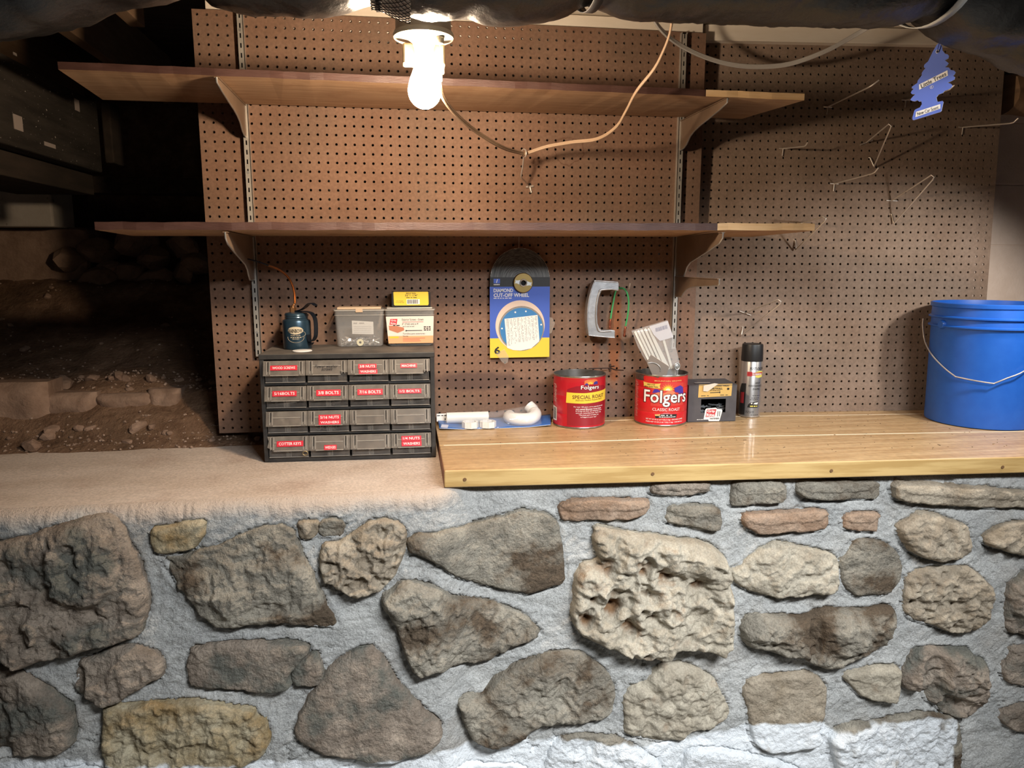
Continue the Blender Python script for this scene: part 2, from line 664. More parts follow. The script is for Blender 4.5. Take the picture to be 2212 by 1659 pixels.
# code, material, relief kind, proud (m), roughness (m), outline read from the photograph
STONE_DATA = [
 ('A','brown','lumpy',.045,.016,[(0,600),(100,565),(250,545),(330,500),(480,460),(640,415),(750,400),(870,415),(930,480),(980,600),(1040,690),(1085,850),(1115,980),(1105,1120),(1060,1260),(890,1310),(740,1330),(600,1380),(510,1400),(300,1440),(180,1475),(60,1400),(0,1350),(-160,1330),(-200,900),(-160,620)]),
 ('A','yellow','flat',.022,.005,[(1125,490),(1260,478),(1400,440),(1535,430),(1520,520),(1490,570),(1460,625),(1300,650),(1165,655),(1150,600)]),
 ('A','grey','facet',.036,.011,[(1210,700),(1400,690),(1500,655),(1640,620),(1750,560),(1900,500),(2050,470),(2125,465),(2195,520),(2225,580),(2265,700),(2325,800),(2365,900),(2435,1050),(2505,1150),(2525,1210),(2385,1205),(2265,1195),(2135,1165),(1935,1180),(1800,1190),(1620,1200),(1560,1150),(1480,1080),(1420,1000),(1340,910),(1280,800)]),
 ('B','tan','lumpy',.018,.006,[(280,450),(350,430),(450,430),(440,540),(370,565),(300,550)]),
 ('B','grey','flat',.008,.004,[(455,425),(560,415),(635,440),(630,540),(560,545),(445,545)]),
 ('B','tan','pitted',.036,.013,[(470,600),(600,590),(700,530),(760,480),(850,430),(960,425),(1050,450),(1100,520),(1100,600),(1060,720),(1010,830),(950,910),(850,945),(720,975),(640,940),(560,880),(480,850),(465,720)]),
 ('B','grey','smooth',.026,.004,[(1110,580),(1180,530),(1330,530),(1400,500),(1540,480),(1660,430),(1800,400),(1950,350),(2065,360),(2165,385),(2225,450),(2255,600),(2280,750),(2280,880),(2135,930),(1995,965),(1900,940),(1780,915),(1620,885),(1480,850),(1400,790),(1280,710),(1180,670),(1110,650)]),
 ('B','grey','lumpy',.038,.013,[(920,990),(980,950),(1050,890),(1150,880),(1290,910),(1380,960),(1450,1000),(1600,1010),(1750,1030),(1860,1080),(1980,1130),(2080,1230),(2100,1270),(1960,1320),(1850,1370),(1780,1410),(1720,1450),(1600,1460),(1450,1490),(1350,1520),(1200,1550),(1150,1530),(1120,1470),(1090,1400),(1040,1260),(1000,1150),(930,1070)]),
 ('C','red','flat',.020,.003,[(290,320),(430,270),(640,265),(800,270),(970,270),(970,310),(930,370),(840,405),(660,410),(460,420),(320,430)]),
 ('C','brown','flat',.016,.003,[(970,200),(1010,150),(1430,145),(1420,210),(1200,235),(1000,225)]),
 ('C','grey','flat',.022,.004,[(1080,430),(1120,320),(1300,310),(1490,330),(1500,440),(1480,485),(1380,485),(1240,450)]),
 ('C','grey','flat',.022,.004,[(1570,300),(1590,150),(1780,135),(1980,140),(1975,270),(1850,285),(1600,310)]),
 ('D','grey','flat',.018,.004,[(490,190),(540,145),(880,140),(1130,145),(1120,260),(940,260),(660,270),(540,235)]),
 ('D','tan','flat',.026,.007,[(1210,140),(1500,150),(1700,170),(1900,180),(2050,200),(2200,210),(2330,230),(2330,310),(2200,320),(1900,320),(1600,300),(1400,285),(1240,265)]),
 ('D','red','flat',.024,.003,[(90,390),(160,370),(350,370),(620,345),(740,355),(735,480),(600,495),(400,500),(230,520),(130,470)]),
 ('D','red','flat',.014,.003,[(850,400),(940,370),(1130,370),(1110,440),(1095,510),(960,490),(850,485)]),
 ('D','tan','facet',.034,.009,[(1260,460),(1330,430),(1390,390),(1440,360),(1570,390),(1620,410),(1700,440),(1770,460),(1790,520),(1800,620),(1720,680),(1550,715),(1450,690),(1370,660),(1300,590),(1270,520)]),
 ('D','tan','lumpy',.030,.011,[(1890,560),(1960,510),(2050,460),(2150,440),(2330,430),(2330,700),(2200,680),(2050,640),(1930,610)]),
 ('C','pale','cavern',.055,.020,[(555,455),(700,490),(850,520),(1000,530),(1150,560),(1350,575),(1460,630),(1520,700),(1550,850),(1555,1000),(1560,1150),(1560,1300),(1490,1385),(1440,1370),(1300,1335),(1150,1325),(1100,1390),(1030,1415),(930,1410),(760,1370),(640,1300),(560,1300),(460,1270),(410,1190),(390,1100),(410,950),(420,850),(460,740),(560,730),(590,690),(560,600)]),
 ('D','pale','facet',.028,.009,[(0,810),(60,780),(150,710),(250,640),(330,600),(380,590),(480,610),(640,640),(760,670),(815,730),(800,900),(740,950),(500,970),(330,985),(150,940),(60,890)]),
 ('D','grey','smooth',.016,.003,[(940,570),(1050,570),(1180,600),(1270,680),(1300,790),(1280,880),(1180,975),(1060,970),(960,985),(880,940),(840,870),(820,740),(880,670)]),
 ('D','tan','pitted',.034,.011,[(1330,840),(1450,790),(1600,770),(1770,770),(1860,830),(1950,920),(1940,1050),(1890,1150),(1830,1210),(1650,1250),(1500,1190),(1360,1150),(1310,1100),(1310,980)]),
 ('D','brown','pitted',.030,.010,[(2060,960),(2100,890),(2212,800),(2400,760),(2400,1290),(2150,1250),(2060,1245),(2060,1100)]),
 ('D','grey','lumpy',.046,.014,[(90,1200),(160,1130),(350,1130),(590,1140),(700,1080),(900,1090),(1060,1080),(1200,1060),(1235,1100),(1215,1180),(1170,1280),(1140,1330),(1000,1390),(880,1450),(820,1500),(720,1510),(600,1470),(530,1410),(380,1415),(250,1370),(110,1340)]),
 ('H','tan','flat',.024,.006,[(105,660),(150,580),(300,550),(480,530),(600,520),(720,600),(720,720),(690,830),(650,930),(690,1010),(520,1075),(300,1100),(190,1050),(160,930),(150,820)]),
 ('H','pale','flat',.028,.005,[(850,540),(980,500),(1120,470),(1260,460),(1260,600),(1230,710),(1140,715),(980,690),(920,620)]),
 ('H','brown','lumpy',.040,.016,[(1270,560),(1320,440),(1400,350),(1500,340),(1640,340),(1780,340),(1800,390),(1900,430),(1930,500),(1920,600),(1890,740),(1800,830),(1700,840),(1600,820),(1550,760),(1480,720),(1440,640),(1300,630)]),
 ('H','brown','flat',.018,.005,[(2030,490),(2080,440),(2110,330),(2400,320),(2400,620),(2200,610),(2070,590)]),
 ('H','grey','lumpy',.026,.008,[(800,960),(900,900),(1050,900),(1250,850),(1440,830),(1600,840),(1700,850),(1730,960),(1750,1100),(1740,1350),(820,1350),(760,1100),(740,1000)]),
 ('E','brown','facet',.040,.010,[(570,560),(600,440),(720,400),(850,340),(1000,320),(1180,370),(1230,440),(1220,550),(1100,590),(1000,650),(900,720),(780,730),(640,700),(580,660)]),
 ('E','brown','flat',.026,.005,[(1405,450),(1430,340),(1600,310),(1900,290),(2135,285),(2250,300),(2325,340),(2225,430),(2165,510),(2185,600),(2050,640),(1900,640),(1700,625),(1500,620),(1420,600)]),
 ('F','brown','flat',.024,.005,[(250,500),(305,430),(420,365),(460,430),(490,540),(440,605),(285,605),(245,570)]),
 ('F','brown','smooth',.030,.006,[(260,980),(300,850),(360,730),(430,610),(510,500),(640,410),(740,350),(850,330),(920,400),(980,500),(1040,600),(1130,680),(1230,800),(1360,900),(1360,1000),(1280,1080),(1150,1130),(1000,1175),(850,1180),(700,1140),(480,1120),(360,1050)]),
 ('E','brown','facet',.030,.010,[(-160,480),(60,480),(200,530),(330,600),(450,700),(540,760),(570,900),(560,1050),(450,1100),(320,1120),(160,1130),(-160,1170)]),
 ('E','yellow','layer',.026,.009,[(780,900),(790,760),(1000,765),(1150,740),(1300,745),(1450,720),(1680,760),(1900,790),(1920,850),(1990,880),(2020,1020),(1960,1130),(1850,1190),(1600,1220),(1400,1290),(1100,1240),(800,1200),(775,1100)]),
 ('F','grey','lumpy',.034,.008,[(1480,740),(1540,690),(1660,690),(1740,590),(1900,470),(2050,410),(2185,370),(2375,370),(2485,430),(2575,500),(2635,580),(2655,680),(2635,800),(2575,850),(2385,885),(2135,890),(2035,920),(1980,1000),(1750,1050),(1590,1000),(1560,950),(1520,850)]),
 ('G','pale','facet',.034,.010,[(780,730),(830,640),(940,600),(1000,540),(1040,460),(1200,450),(1330,490),(1440,560),(1510,680),(1575,800),(1540,870),(1440,930),(1300,940),(1200,1010),(1080,1030),(900,1000),(780,970),(790,850)]),
 ('G','grey','lumpy',.024,.007,[(200,1200),(270,1040),(400,990),(560,985),(750,1010),(900,1080),(1060,1200),(1100,1350),(180,1350)]),
 ('G','grey','flat',.022,.006,[(1210,1240),(1250,1120),(1330,1080),(1500,1090),(1700,1130),(1900,1170),(2050,1220),(2200,1350),(1220,1350)]),
 ('H','brown','flat',.014,.005,[(2050,800),(2212,750),(2400,760),(2400,960),(2150,960),(2020,880)]),
 ('E','red','flat',.014,.004,[(470,1240),(600,1232),(750,1236),(800,1330),(430,1330)]),
 # the wall goes on past both ends of the picture
 ('A','grey','facet',.034,.010,[(-1150,640),(-900,560),(-600,590),(-330,700),(-290,950),(-420,1120),(-800,1180),(-1100,1050),(-1190,830)]),
 ('E','brown','lumpy',.032,.010,[(-1080,330),(-760,300),(-420,330),(-330,480),(-420,640),(-760,700),(-1050,640),(-1120,480)]),
 ('E','tan','flat',.024,.006,[(-980,860),(-600,800),(-300,840),(-260,1020),(-420,1150),(-820,1170),(-1010,1040)]),
 ('D','grey','facet',.030,.010,[(2520,520),(2760,450),(3060,480),(3150,650),(3020,800),(2700,830),(2530,720)]),
 ('D','tan','lumpy',.034,.011,[(2540,960),(2800,910),(3100,930),(3180,1120),(3050,1300),(2720,1330),(2540,1200)]),
 ('H','brown','facet',.030,.010,[(2530,480),(2820,430),(3120,460),(3180,640),(3000,780),(2680,790),(2520,660)]),
 ('F','pale','flat',.014,.005,[(1480,1225),(1700,1205),(1900,1200),(2000,1250),(2020,1350),(1400,1350)]),
]
POLYS = []
for code, mt, kind, proud, rgh, pts in STONE_DATA:
    ox, oy = ORIG[code]
    W = np.array([px_to_wall(ox + a / ZF, oy + b / ZF) for a, b in pts])
    POLYS.append(grow(chaikin(W, 1), .0055))

# ---- mortar face of the retaining wall (with the rounded lip up to the ledge)
gx = np.concatenate([np.arange(-1.0, -.80, .02), np.arange(-.80, 2.62, .0042), np.arange(2.62, 2.75, .02)])
gz = np.concatenate([np.arange(FLOOR, -2.06, .03), np.arange(-2.06, LEDGE_Z - .03, .0042)])
GX, GZ = np.meshgrid(gx, gz, indexing='ij')
PTS = np.stack([GX.ravel(), GZ.ravel()], 1)
dmin = np.full(len(PTS), 1.0)
side = np.zeros(len(PTS))
ins_any = np.zeros(len(PTS), bool)
for poly in POLYS:
    lo, hi = poly.min(0) - .08, poly.max(0) + .08
    m = ((PTS > lo) & (PTS < hi)).all(1)
    d, near = seg_dist(PTS[m], poly)
    dv = (near - PTS[m]) / (d[:, None] + 1e-6)
    sd_ = np.clip(np.maximum(dv[:, 1], .75 * dv[:, 0]), 0, 1)
    im = np.where(m)[0]
    cl = d < dmin[im]
    side[im[cl]] = sd_[cl]
    dmin[im[cl]] = d[cl]
    ins_any[m] |= inside(PTS[m], poly)
X, Z = PTS.T
h = fbm(X * 6, Z * 9, 3, 4) * .009 + fbm(X * 26, Z * 40, 4, 4) * .0040 + fbm(X * 110, Z * 110, 14, 2) * .0011
sx = X + .35 * Z
wp_ = fbm(X * 5, Z * 5, 6, 3) * 5
h -= np.clip(fbm(sx * 16 + wp_, (Z - .35 * X) * 30 + wp_, 5, 4, True) - .42, 0, 1) * .0085   # trowel drags and tears
ck_ = np.exp(-(fbm(X * 7 + Z * 2, Z * 11 - X * 4, 63, 4) / .022) ** 2) * np.clip(fbm(X * 4, Z * 4, 64, 3) * 3 + .35, 0, 1)
h -= ck_ * .0065                                            # shrinkage cracks
h += np.exp(-dmin / .020) * .006 * (1 - .6 * side)         # mortar smeared up onto the stones
crk = np.clip(fbm(X * 18, Z * 18, 61, 3) * 1.6 + .75, 0, 1)
h -= np.exp(-(dmin / .0045) ** 2) * .011 * (.10 + .9 * side) * crk   # open crack under and left of them
h = np.where(ins_any, h - np.clip(dmin - .006, 0, .03) * .9, h)
Ym = wall_Y(X) - h
mb = MB()
nX, nZ = GX.shape
idx = np.arange(nX * nZ).reshape(nX, nZ)
q = np.stack([idx[:-1, :-1], idx[1:, :-1], idx[1:, 1:], idx[:-1, 1:]], -1).reshape(-1, 4)
V = np.stack([X, Ym, Z], 1)
# rounded lip
last = idx[:, -1]
arc = [math.radians(a) for a in (22, 45, 68, 90)]
Vl = []
for a in arc:
    off = .03
    n_ = fbm(gx * 40, np.full_like(gx, a * 4), 8, 3) * .002
    Vl.append(np.stack([gx, V[last, 1] * (1 - a / 1.571) + wall_Y(gx) * (a / 1.571) + off * (1 - math.cos(a)) - n_, np.full_like(gx, LEDGE_Z - off + off * math.sin(a)) + n_ * .5], 1))
base = len(V)
lip_q = []
rows = [last] + [base + i * nX + np.arange(nX) for i in range(4)]
for r0, r1 in zip(rows[:-1], rows[1:]):
    lip_q.append(np.stack([r0[:-1], r0[1:], r1[1:], r1[:-1]], 1))
V = np.concatenate([V] + Vl)
mb.v = V.tolist()
mb.f = np.concatenate([q] + lip_q).tolist()
mb.m = [0] * len(mb.f)
wall_lower = mb.build('wall_lower', MORTAR, smooth=180, kind='structure')
set_attr(wall_lower, paint_mask(V[:, 0], V[:, 2]))
lip = wall_lower.data.attributes.new('lip', 'FLOAT', 'POINT')
lipv = np.clip((V[:, 2] - (LEDGE_Z - .042 + .03 * fbm(V[:, 0] * 7, V[:, 2] * 7, 44, 4))) / .035, 0, 1) * np.clip((.66 - V[:, 0]) / .06, 0, 1)
lip.data.foreach_set('value', np.asarray(lipv, np.float32))

# ---- the stones, each a part of the wall
def worley(P, n, seed):
    r = np.random.default_rng(seed)
    lo, hi = P.min(0), P.max(0)
    c = lo + r.random((n, 2)) * (hi - lo)
    rad = .5 + r.random(n)
    best = np.full(len(P), 9.0)
    for k in range(n):
        best = np.minimum(best, np.hypot(*(P - c[k]).T) / rad[k])
    return best


LUMPS = {0: [(660, 710, 270, 290, .026), (300, 1190, 70, 90, .012), (460, 1330, 60, 60, -.012), (560, 620, 60, 60, -.012)],
         2: [(2010, 1060, 160, 40, -.008), (1700, 900, 110, 210, .008)],
         5: [(880, 530, 62, 68, -.013), (545, 790, 70, 80, -.014), (690, 870, 60, 60, -.012), (770, 860, 40, 45, -.010), (1020, 620, 30, 50, -.008), (680, 620, 60, 70, -.007)],
         7: [(1160, 1230, 95, 130, -.012), (1150, 1010, 180, 110, .010)],
         18: [(720, 970, 90, 70, -.018), (900, 720, 60, 80, -.018), (900, 880, 30, 110, -.014), (1080, 830, 120, 40, -.014), (640, 1080, 60, 60, -.014), (1240, 920, 50, 60, -.014), (1180, 640, 50, 60, -.012), (730, 600, 40, 90, -.012), (1250, 1150, 220, 180, -.006)],
         22: [(2200, 1000, 120, 120, .010)],
         23: [(620, 1270, 42, 170, -.022), (830, 1240, 150, 130, .014), (300, 1220, 190, 80, .010)],
         26: [(1490, 560, 70, 190, -.026), (1640, 760, 110, 70, -.022), (1700, 480, 170, 160, .012)],
         33: [(-20, 950, 160, 230, -.014)],
         29: [(620, 600, 60, 150, -.014)],
         35: [(2260, 640, 90, 100, -.010)],
         36: [(1120, 560, 90, 90, .008), (860, 760, 60, 170, -.006)]}
for k, ((code, mt, kind, proud, rgh, _), poly) in enumerate(zip(STONE_DATA, POLYS)):
    # ragged outline
    L = np.roll(poly, -1, 0) - poly
    n2 = []
    for p, d in zip(poly, L):
        m_ = max(1, int(np.hypot(*d) / .006))
        for t in range(m_):
            n2.append(p + d * t / m_)
    P2 = np.array(n2)
    P2 = P2 + np.stack([fbm(P2[:, 0] * 32, P2[:, 1] * 32, 40 + k, 4), fbm(P2[:, 0] * 32, P2[:, 1] * 32, 70 + k, 4)], 1) * .0055
    P, q, d = fill_poly(P2, .0030)
    x, z = P.T
    _, near = seg_dist(P, P2)
    up_ = np.clip((near[:, 1] - z) / (d + 1e-5), -1, 1)
    rim = {'smooth': .010, 'flat': .0045, 'facet': .007, 'lumpy': .010, 'pitted': .008, 'cavern': .007, 'layer': .005}[kind]
    rim = rim * (1 + 1.0 * np.clip(up_, 0, 1)) * (1 - .5 * np.clip(-up_, 0, 1))
    prof = 1 - np.exp(-d / rim)
    hh = proud * prof * .92 - .003 + .015 * np.clip(up_, 0, 1) * np.exp(-d / .025)
    s0 = 200 + k * 31
    c = P.mean(0)
    tilt = random.uniform(-.10, .10)
    hh += prof * ((x - c[0]) * tilt + (z - c[1]) * random.uniform(-.08, .03))
    big = fbm(x * 9, z * 9, s0, 3)
    fine = fbm(x * 55, z * 55, s0 + 3, 4)
    chip = np.tanh(fbm(x * 17, z * 17, s0 + 6, 3) * 7) + .6 * np.tanh(fbm(x * 34, z * 34, s0 + 7, 3) * 6)
    chip = chip + .8 * np.tanh(fbm(x * 9 + z * 4, z * 13 - x * 3, s0 + 15, 2) * 12)
    crack_ = np.exp(-(fbm(x * 8, z * 8, s0 + 16, 3) / .035) ** 2)
    hh -= prof * crack_ * (.0014 if kind in ('smooth', 'flat') else .0036)
    hh += prof * chip * (.0016 if kind in ('smooth', 'flat') else .0038)
    hh += prof * (fbm(x * 42, z * 42, s0 + 5, 3, True) - .3) * (.0012 if kind in ('smooth', 'flat') else .0026)
    grit = fbm(x * 150, z * 150, s0 + 4, 2)
    hh += prof * (grit * (.0009 if kind in ('smooth', 'flat') else .0017))
    for (qx, qy, qa, qb, qh) in LUMPS.get(k, ()):
        u0, v0 = px_to_wall(ORIG[code][0] + qx / ZF, ORIG[code][1] + qy / ZF)
        u1, v1 = px_to_wall(ORIG[code][0] + (qx + qa) / ZF, ORIG[code][1] + (qy + qb) / ZF)
        wob_ = fbm(x * 16, z * 16, s0 + 8, 3) * .35
        e_ = np.hypot((x - u0) / abs(u1 - u0), (z - v0) / abs(v1 - v0)) + wob_
        hh += prof * qh / (1 + np.exp((e_ - 1) * 14))
    if kind == 'lumpy':
        hh += prof * rgh * (big * 1.1 + fbm(x * 22, z * 22, s0 + 1, 3, True) * .55 + fine * .22)
        st = np.floor(fbm(x * 12, z * 12, s0 + 9, 2) * 3) / 3
        hh += prof * rgh * st * .8
    elif kind == 'facet':
        r = np.random.default_rng(s0)
        pl = np.full(len(P), 9.0)
        for _ in range(7):
            a = r.random() * 6.283
            g = r.uniform(.08, .28)
            pl = np.minimum(pl, r.uniform(.0, 1.0) * rgh * 2.2 + (np.cos(a) * (x - c[0]) + np.sin(a) * (z - c[1])) * g)
        hh += prof * (np.clip(pl, -3 * rgh, 3 * rgh) * .9 + rgh * (fbm(x * 26, z * 26, s0 + 1, 3, True) * .3 + fine * .25))
    elif kind == 'pitted':
        w1 = worley(P, 70, s0)
        w2 = worley(P, 14, s0 + 1)
        hh += prof * rgh * (big * .6 + fbm(x * 40, z * 40, s0 + 1, 3, True) * .7 + fine * .5)
        hh -= prof * (np.exp(-(w1 / .006) ** 2) * .008 + np.exp(-(w2 / .011) ** 2) * .014)
    elif kind == 'cavern':
        wx = x + fbm(x * 14, z * 14, s0 + 5, 2) * .03
        wz = z + fbm(x * 14, z * 14, s0 + 6, 2) * .03
        rd = fbm(wx * 11, wz * 13, s0 + 2, 3, True)
        low = np.clip((c[1] - .03 - z) / .1, 0, 1) * np.clip((x - c[0] + .02) / .08, 0, 1)
        hh += prof * (rgh * (rd * 1.35 + big * .5) * (1 - .75 * low) + fine * .0028)
        wv = worley(P, 26, s0 + 4)
        hh -= prof * (1 - low) * np.exp(-(wv / .016) ** 2) * .036
    elif kind == 'layer':
        hh += prof * rgh * (np.floor(fbm(x * 10, z * 4, s0, 3) * 4) / 4 + fbm(x * 40, z * 12, s0 + 1, 3, True) * .5 + fine * .3)
    else:
        hh += prof * (rgh * (big * .8 + fbm(x * 22, z * 22, s0 + 1, 3) * .5) + fine * (.0012 if kind == 'smooth' else .0018))
    Yv = wall_Y(x) - hh
    Yv += .015 * (1 - np.clip(d / .0055, 0, 1)) ** 1.3
    mb = MB()
    V = np.stack([x, Yv, z], 1)
    org = V.mean(0)
    mb.v = (V - org).tolist()
    mb.f = q.tolist()
    mb.m = [0] * len(q)
    o = mb.build('stone', STONES[mt], wall_lower, loc=org, smooth=180)
    if mt == 'pale':
        a_ = o.data.attributes.new('iron', 'FLOAT', 'POINT')
        iron = np.clip(fbm(x * 24, z * 24, s0 + 11, 3) * 2 - .55, 0, 1) * .6
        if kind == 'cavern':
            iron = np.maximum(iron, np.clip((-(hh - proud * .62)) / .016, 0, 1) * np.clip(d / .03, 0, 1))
        a_.data.foreach_set('value', np.asarray(np.clip(iron, 0, .9), np.float32))
    set_attr(o, paint_mask(x, z))

# ---- ledge top (concrete), floor, ceiling, walls
lx = np.arange(-1.0, 2.75, .03)
ly = np.linspace(0, 1, 26)
mb = MB()
LX, LT = np.meshgrid(lx, ly, indexing='ij')
LY = wall_Y(LX) + .03 + LT * (.16 - wall_Y(LX) - .03)
LZ = LEDGE_Z + fbm(LX * 5, LY * 9, 12, 3) * .0025 * np.clip(LT * 6, 0, 1) - .0015
n1, n2_ = LX.shape
idx = np.arange(n1 * n2_).reshape(n1, n2_)
mb.add(np.stack([LX.ravel(), LY.ravel(), LZ.ravel()], 1), np.stack([idx[:-1, :-1], idx[1:, :-1], idx[1:, 1:], idx[:-1, 1:]], -1).reshape(-1, 4))
mb.build('ledge', LEDGE, smooth=180, kind='structure')

mb = MB().box(-2.5, 5.0, -4.5, -.50, FLOOR - .1, FLOOR)
mb.build('floor', FLOORM, kind='structure')
mb = MB().box(-2.5, 5.0, -4.5, 1.9, .30, .36)
mb.build('ceiling', CEILM, kind='structure')
mb = MB().box(.30, 2.9, .10, .16, -1.30, .30)
mb.build('wall_back', WALLB, kind='structure')
mb = MB().box(-2.5, .30, 1.75, 1.85, -1.30, .30)
mb.build('wall_crawlspace', DIRT, kind='structure')
mb = MB().box(-2.3, -2.2, -.5, 1.75, -1.30, .30)
mb.build('wall_left', DIRT, kind='structure')

# white header board at the head of the pegboards
mb = MB().box(.02, 1.44, .012, .06, -.045, .050)
mb.build('trim_1', WHITEPAINT, kind='structure', bevel=.002)
mb = MB().box(.02, 1.44, -.035, .06, .054, .085)
mb.build('trim_2', WHITEPAINT, kind='structure', bevel=.002)
# its continuation over the right hand board
mb = MB().box(-.17, 1.2, -.010, .03, .4665, .512)
o = mb.build('trim_3', WHITEPAINT, kind='structure', bevel=.002, loc=(1.6274, .0327, -.4624), rot=(0, 0, -.0827))
mb = MB().box(-.17, 1.2, -.045, .03, .515, .548)
o = mb.build('trim_4', WHITEPAINT, kind='structure', bevel=.002, loc=(1.6274, .0327, -.4624), rot=(0, 0, -.0827))

# painted block wall to the right of the boards
wr = thing('wall_right', '', '')
for k_ in ('label', 'category'):
    del wr[k_]
wr['kind'] = 'structure'
wr.location = (2.40, .06, FLOOR)
zj = atY(2178, 529, .06)[2]
MB().box(0, .9, .0025, .2, 0, 2.2).build('mortar_bed', BLOCKM, wr)
row = 0
z0 = zj - .2 * 4
while z0 < -.15:
    off = -.35 if row % 2 else -.15
    for kx in range(3):
        xa = 2.40 + off + kx * .405
        xb = xa + .402
        xa = max(xa, 2.40)
        if xb - xa > .03:
            z1 = min(z0 + .1975, -.12)
            MB().box(xa - 2.40, xb - 2.40, 0, .19, z0 - FLOOR, z1 - FLOOR).build('block', BLOCKM, wr, bevel=.002)
    z0 += .2
    row += 1

# rough timber end above the block wall
P = atY(2185, 190, -.02)
mb = MB()
tx = np.linspace(0, .4, 14)
Vt, Ft = [], []
for i, xx in enumerate(tx):
    for j in range(16):
        a = j / 16 * 6.283
        rr_ = .062 * (1 + .15 * float(perlin(np.array([a * 1.2]), np.array([xx * 9]), 5)[0]))
        Vt.append((xx, rr_ * math.cos(a) * 1.1, rr_ * math.sin(a)))
Ft = [(i * 16 + j, i * 16 + (j + 1) % 16, (i + 1) * 16 + (j + 1) % 16, (i + 1) * 16 + j) for i in range(13) for j in range(16)] + [tuple(range(16))]
mb.add(Vt, Ft)
o = mb.build('rough_timber', JOISTM, loc=(2.50, .05, float(P[2]) - .005), smooth=50, kind='structure')

# ---- crawl space: dirt bank with rubble
prof_y = np.array([-.06, .03, .10, .155, .20, .36, .55, .75, .95, 1.05, 1.25, 1.75])
prof_z = np.array([-1.20, -1.172, -1.115, -1.09, -1.055, -1.030, -.955, -.875, -.745, -.72, -.60, -.52])
bx = np.arange(-2.2, .36, .022)
by = np.arange(-.06, 1.75, .02)
BX, BY = np.meshgrid(bx, by, indexing='ij')
BZ = np.interp(BY, prof_y, prof_z) + fbm(BX * 4, BY * 4, 21, 4) * .04 * np.clip(BY * 5, 0, 1) + fbm(BX * 25, BY * 25, 22, 3) * .009
BZ = np.where(BY < .03, np.minimum(BZ, np.interp(BY, prof_y, prof_z)), BZ)
n1, n2_ = BX.shape
idx = np.arange(n1 * n2_).reshape(n1, n2_)
mb = MB().add(np.stack([BX.ravel(), BY.ravel(), BZ.ravel()], 1), np.stack([idx[:-1, :-1], idx[1:, :-1], idx[1:, 1:], idx[:-1, 1:]], -1).reshape(-1, 4))
bank = mb.build('dirt_bank', DIRT, smooth=180, kind='structure')


def bank_z(x, y):
    i = min(max(int((x + 2.2) / .022), 0), n1 - 1)
    j = min(max(int((y + .06) / .02), 0), n2_ - 1)
    return float(BZ[i, j])


def rock_geo(seed, sub=2):
    import bmesh
    bm = bmesh.new()
    bmesh.ops.create_icosphere(bm, subdivisions=sub, radius=1.0)
    r = random.Random(seed)
    cuts = [(Vector((r.uniform(-1, 1), r.uniform(-1, 1), r.uniform(-1, 1))).normalized(), r.uniform(.55, .85)) for _ in range(9)]
    for v in bm.verts:
        for n, dd in cuts:
            e = v.co.dot(n) - dd
            if e > 0:
                v.co -= n * e
    V = [v.co[:] for v in bm.verts]
    F = [tuple(v.index for v in f.verts) for f in bm.faces]
    bm.free()
    return np.array(V), F


rock_meshes = []
for sd in range(6):
    V, F = rock_geo(sd, 2)
    me = bpy.data.meshes.new('rock')
    me.from_pydata(V.tolist(), [], F)
    me.materials.append(ROCK)
    rock_meshes.append(me)


def put_rock(x, y, sx, sy, sz, z=None, rz=None):
    o = bpy.data.objects.new('rock', rock_meshes[random.randrange(6)])
    COL.objects.link(o)
    o.parent = bank
    o.location = (x, y, bank_z(x, y) + sz * .25 if z is None else z)
    o.scale = (sx, sy, sz)
    o.rotation_euler = (random.uniform(-.25, .25), random.uniform(-.25, .25), random.uniform(0, 6) if rz is None else rz)


# the row of squared stones half buried at the foot of the bank
def slab(px0, px1, py0, py1, Y, dep=.10):
    a = atY(px0, py1, Y)
    b = atY(px1, py0, Y)
    mb = MB()
    nx, nz = 14, 10
    Vs, Fs = [], []
    sd = random.randrange(999)
    for i in range(nx + 1):
        for j in range(nz + 1):
            u, v = i / nx, j / nz
            e = min(u, 1 - u, v, 1 - v)
            yy = Y + (.03 * math.exp(-e * 14)) - float(fbm(np.array([u * 3.0]), np.array([v * 3.0]), sd, 3)[0]) * .012
            Vs.append((a[0] + (b[0] - a[0]) * u, yy, a[2] + (b[2] - a[2]) * v))
    for i in range(nx):
        for j in range(nz):
            Fs.append((i * (nz + 1) + j, (i + 1) * (nz + 1) + j, (i + 1) * (nz + 1) + j + 1, i * (nz + 1) + j + 1))
    mb.add(Vs, Fs)
    # top and sides running back into the bank
    top = [Vs[i * (nz + 1) + nz] for i in range(nx + 1)]
    o0 = len(mb.v)
    mb.add(top + [(p[0], p[1] + dep, p[2] - .005) for p in top], [(i, i + 1, nx + 2 + i, nx + 1 + i) for i in range(nx)])
    for i in (0, nx):
        s_ = [Vs[i * (nz + 1) + j] for j in range(nz + 1)]
        mb.add(s_ + [(p[0], p[1] + dep, p[2]) for p in s_], [(j, j + 1, nz + 2 + j, nz + 1 + j) for j in range(nz)])
    V = np.array(mb.v)
    org = V.mean(0)
    mb.v = (V - org).tolist()
    mb.build('rock', ROCK, bank, loc=org, smooth=60)


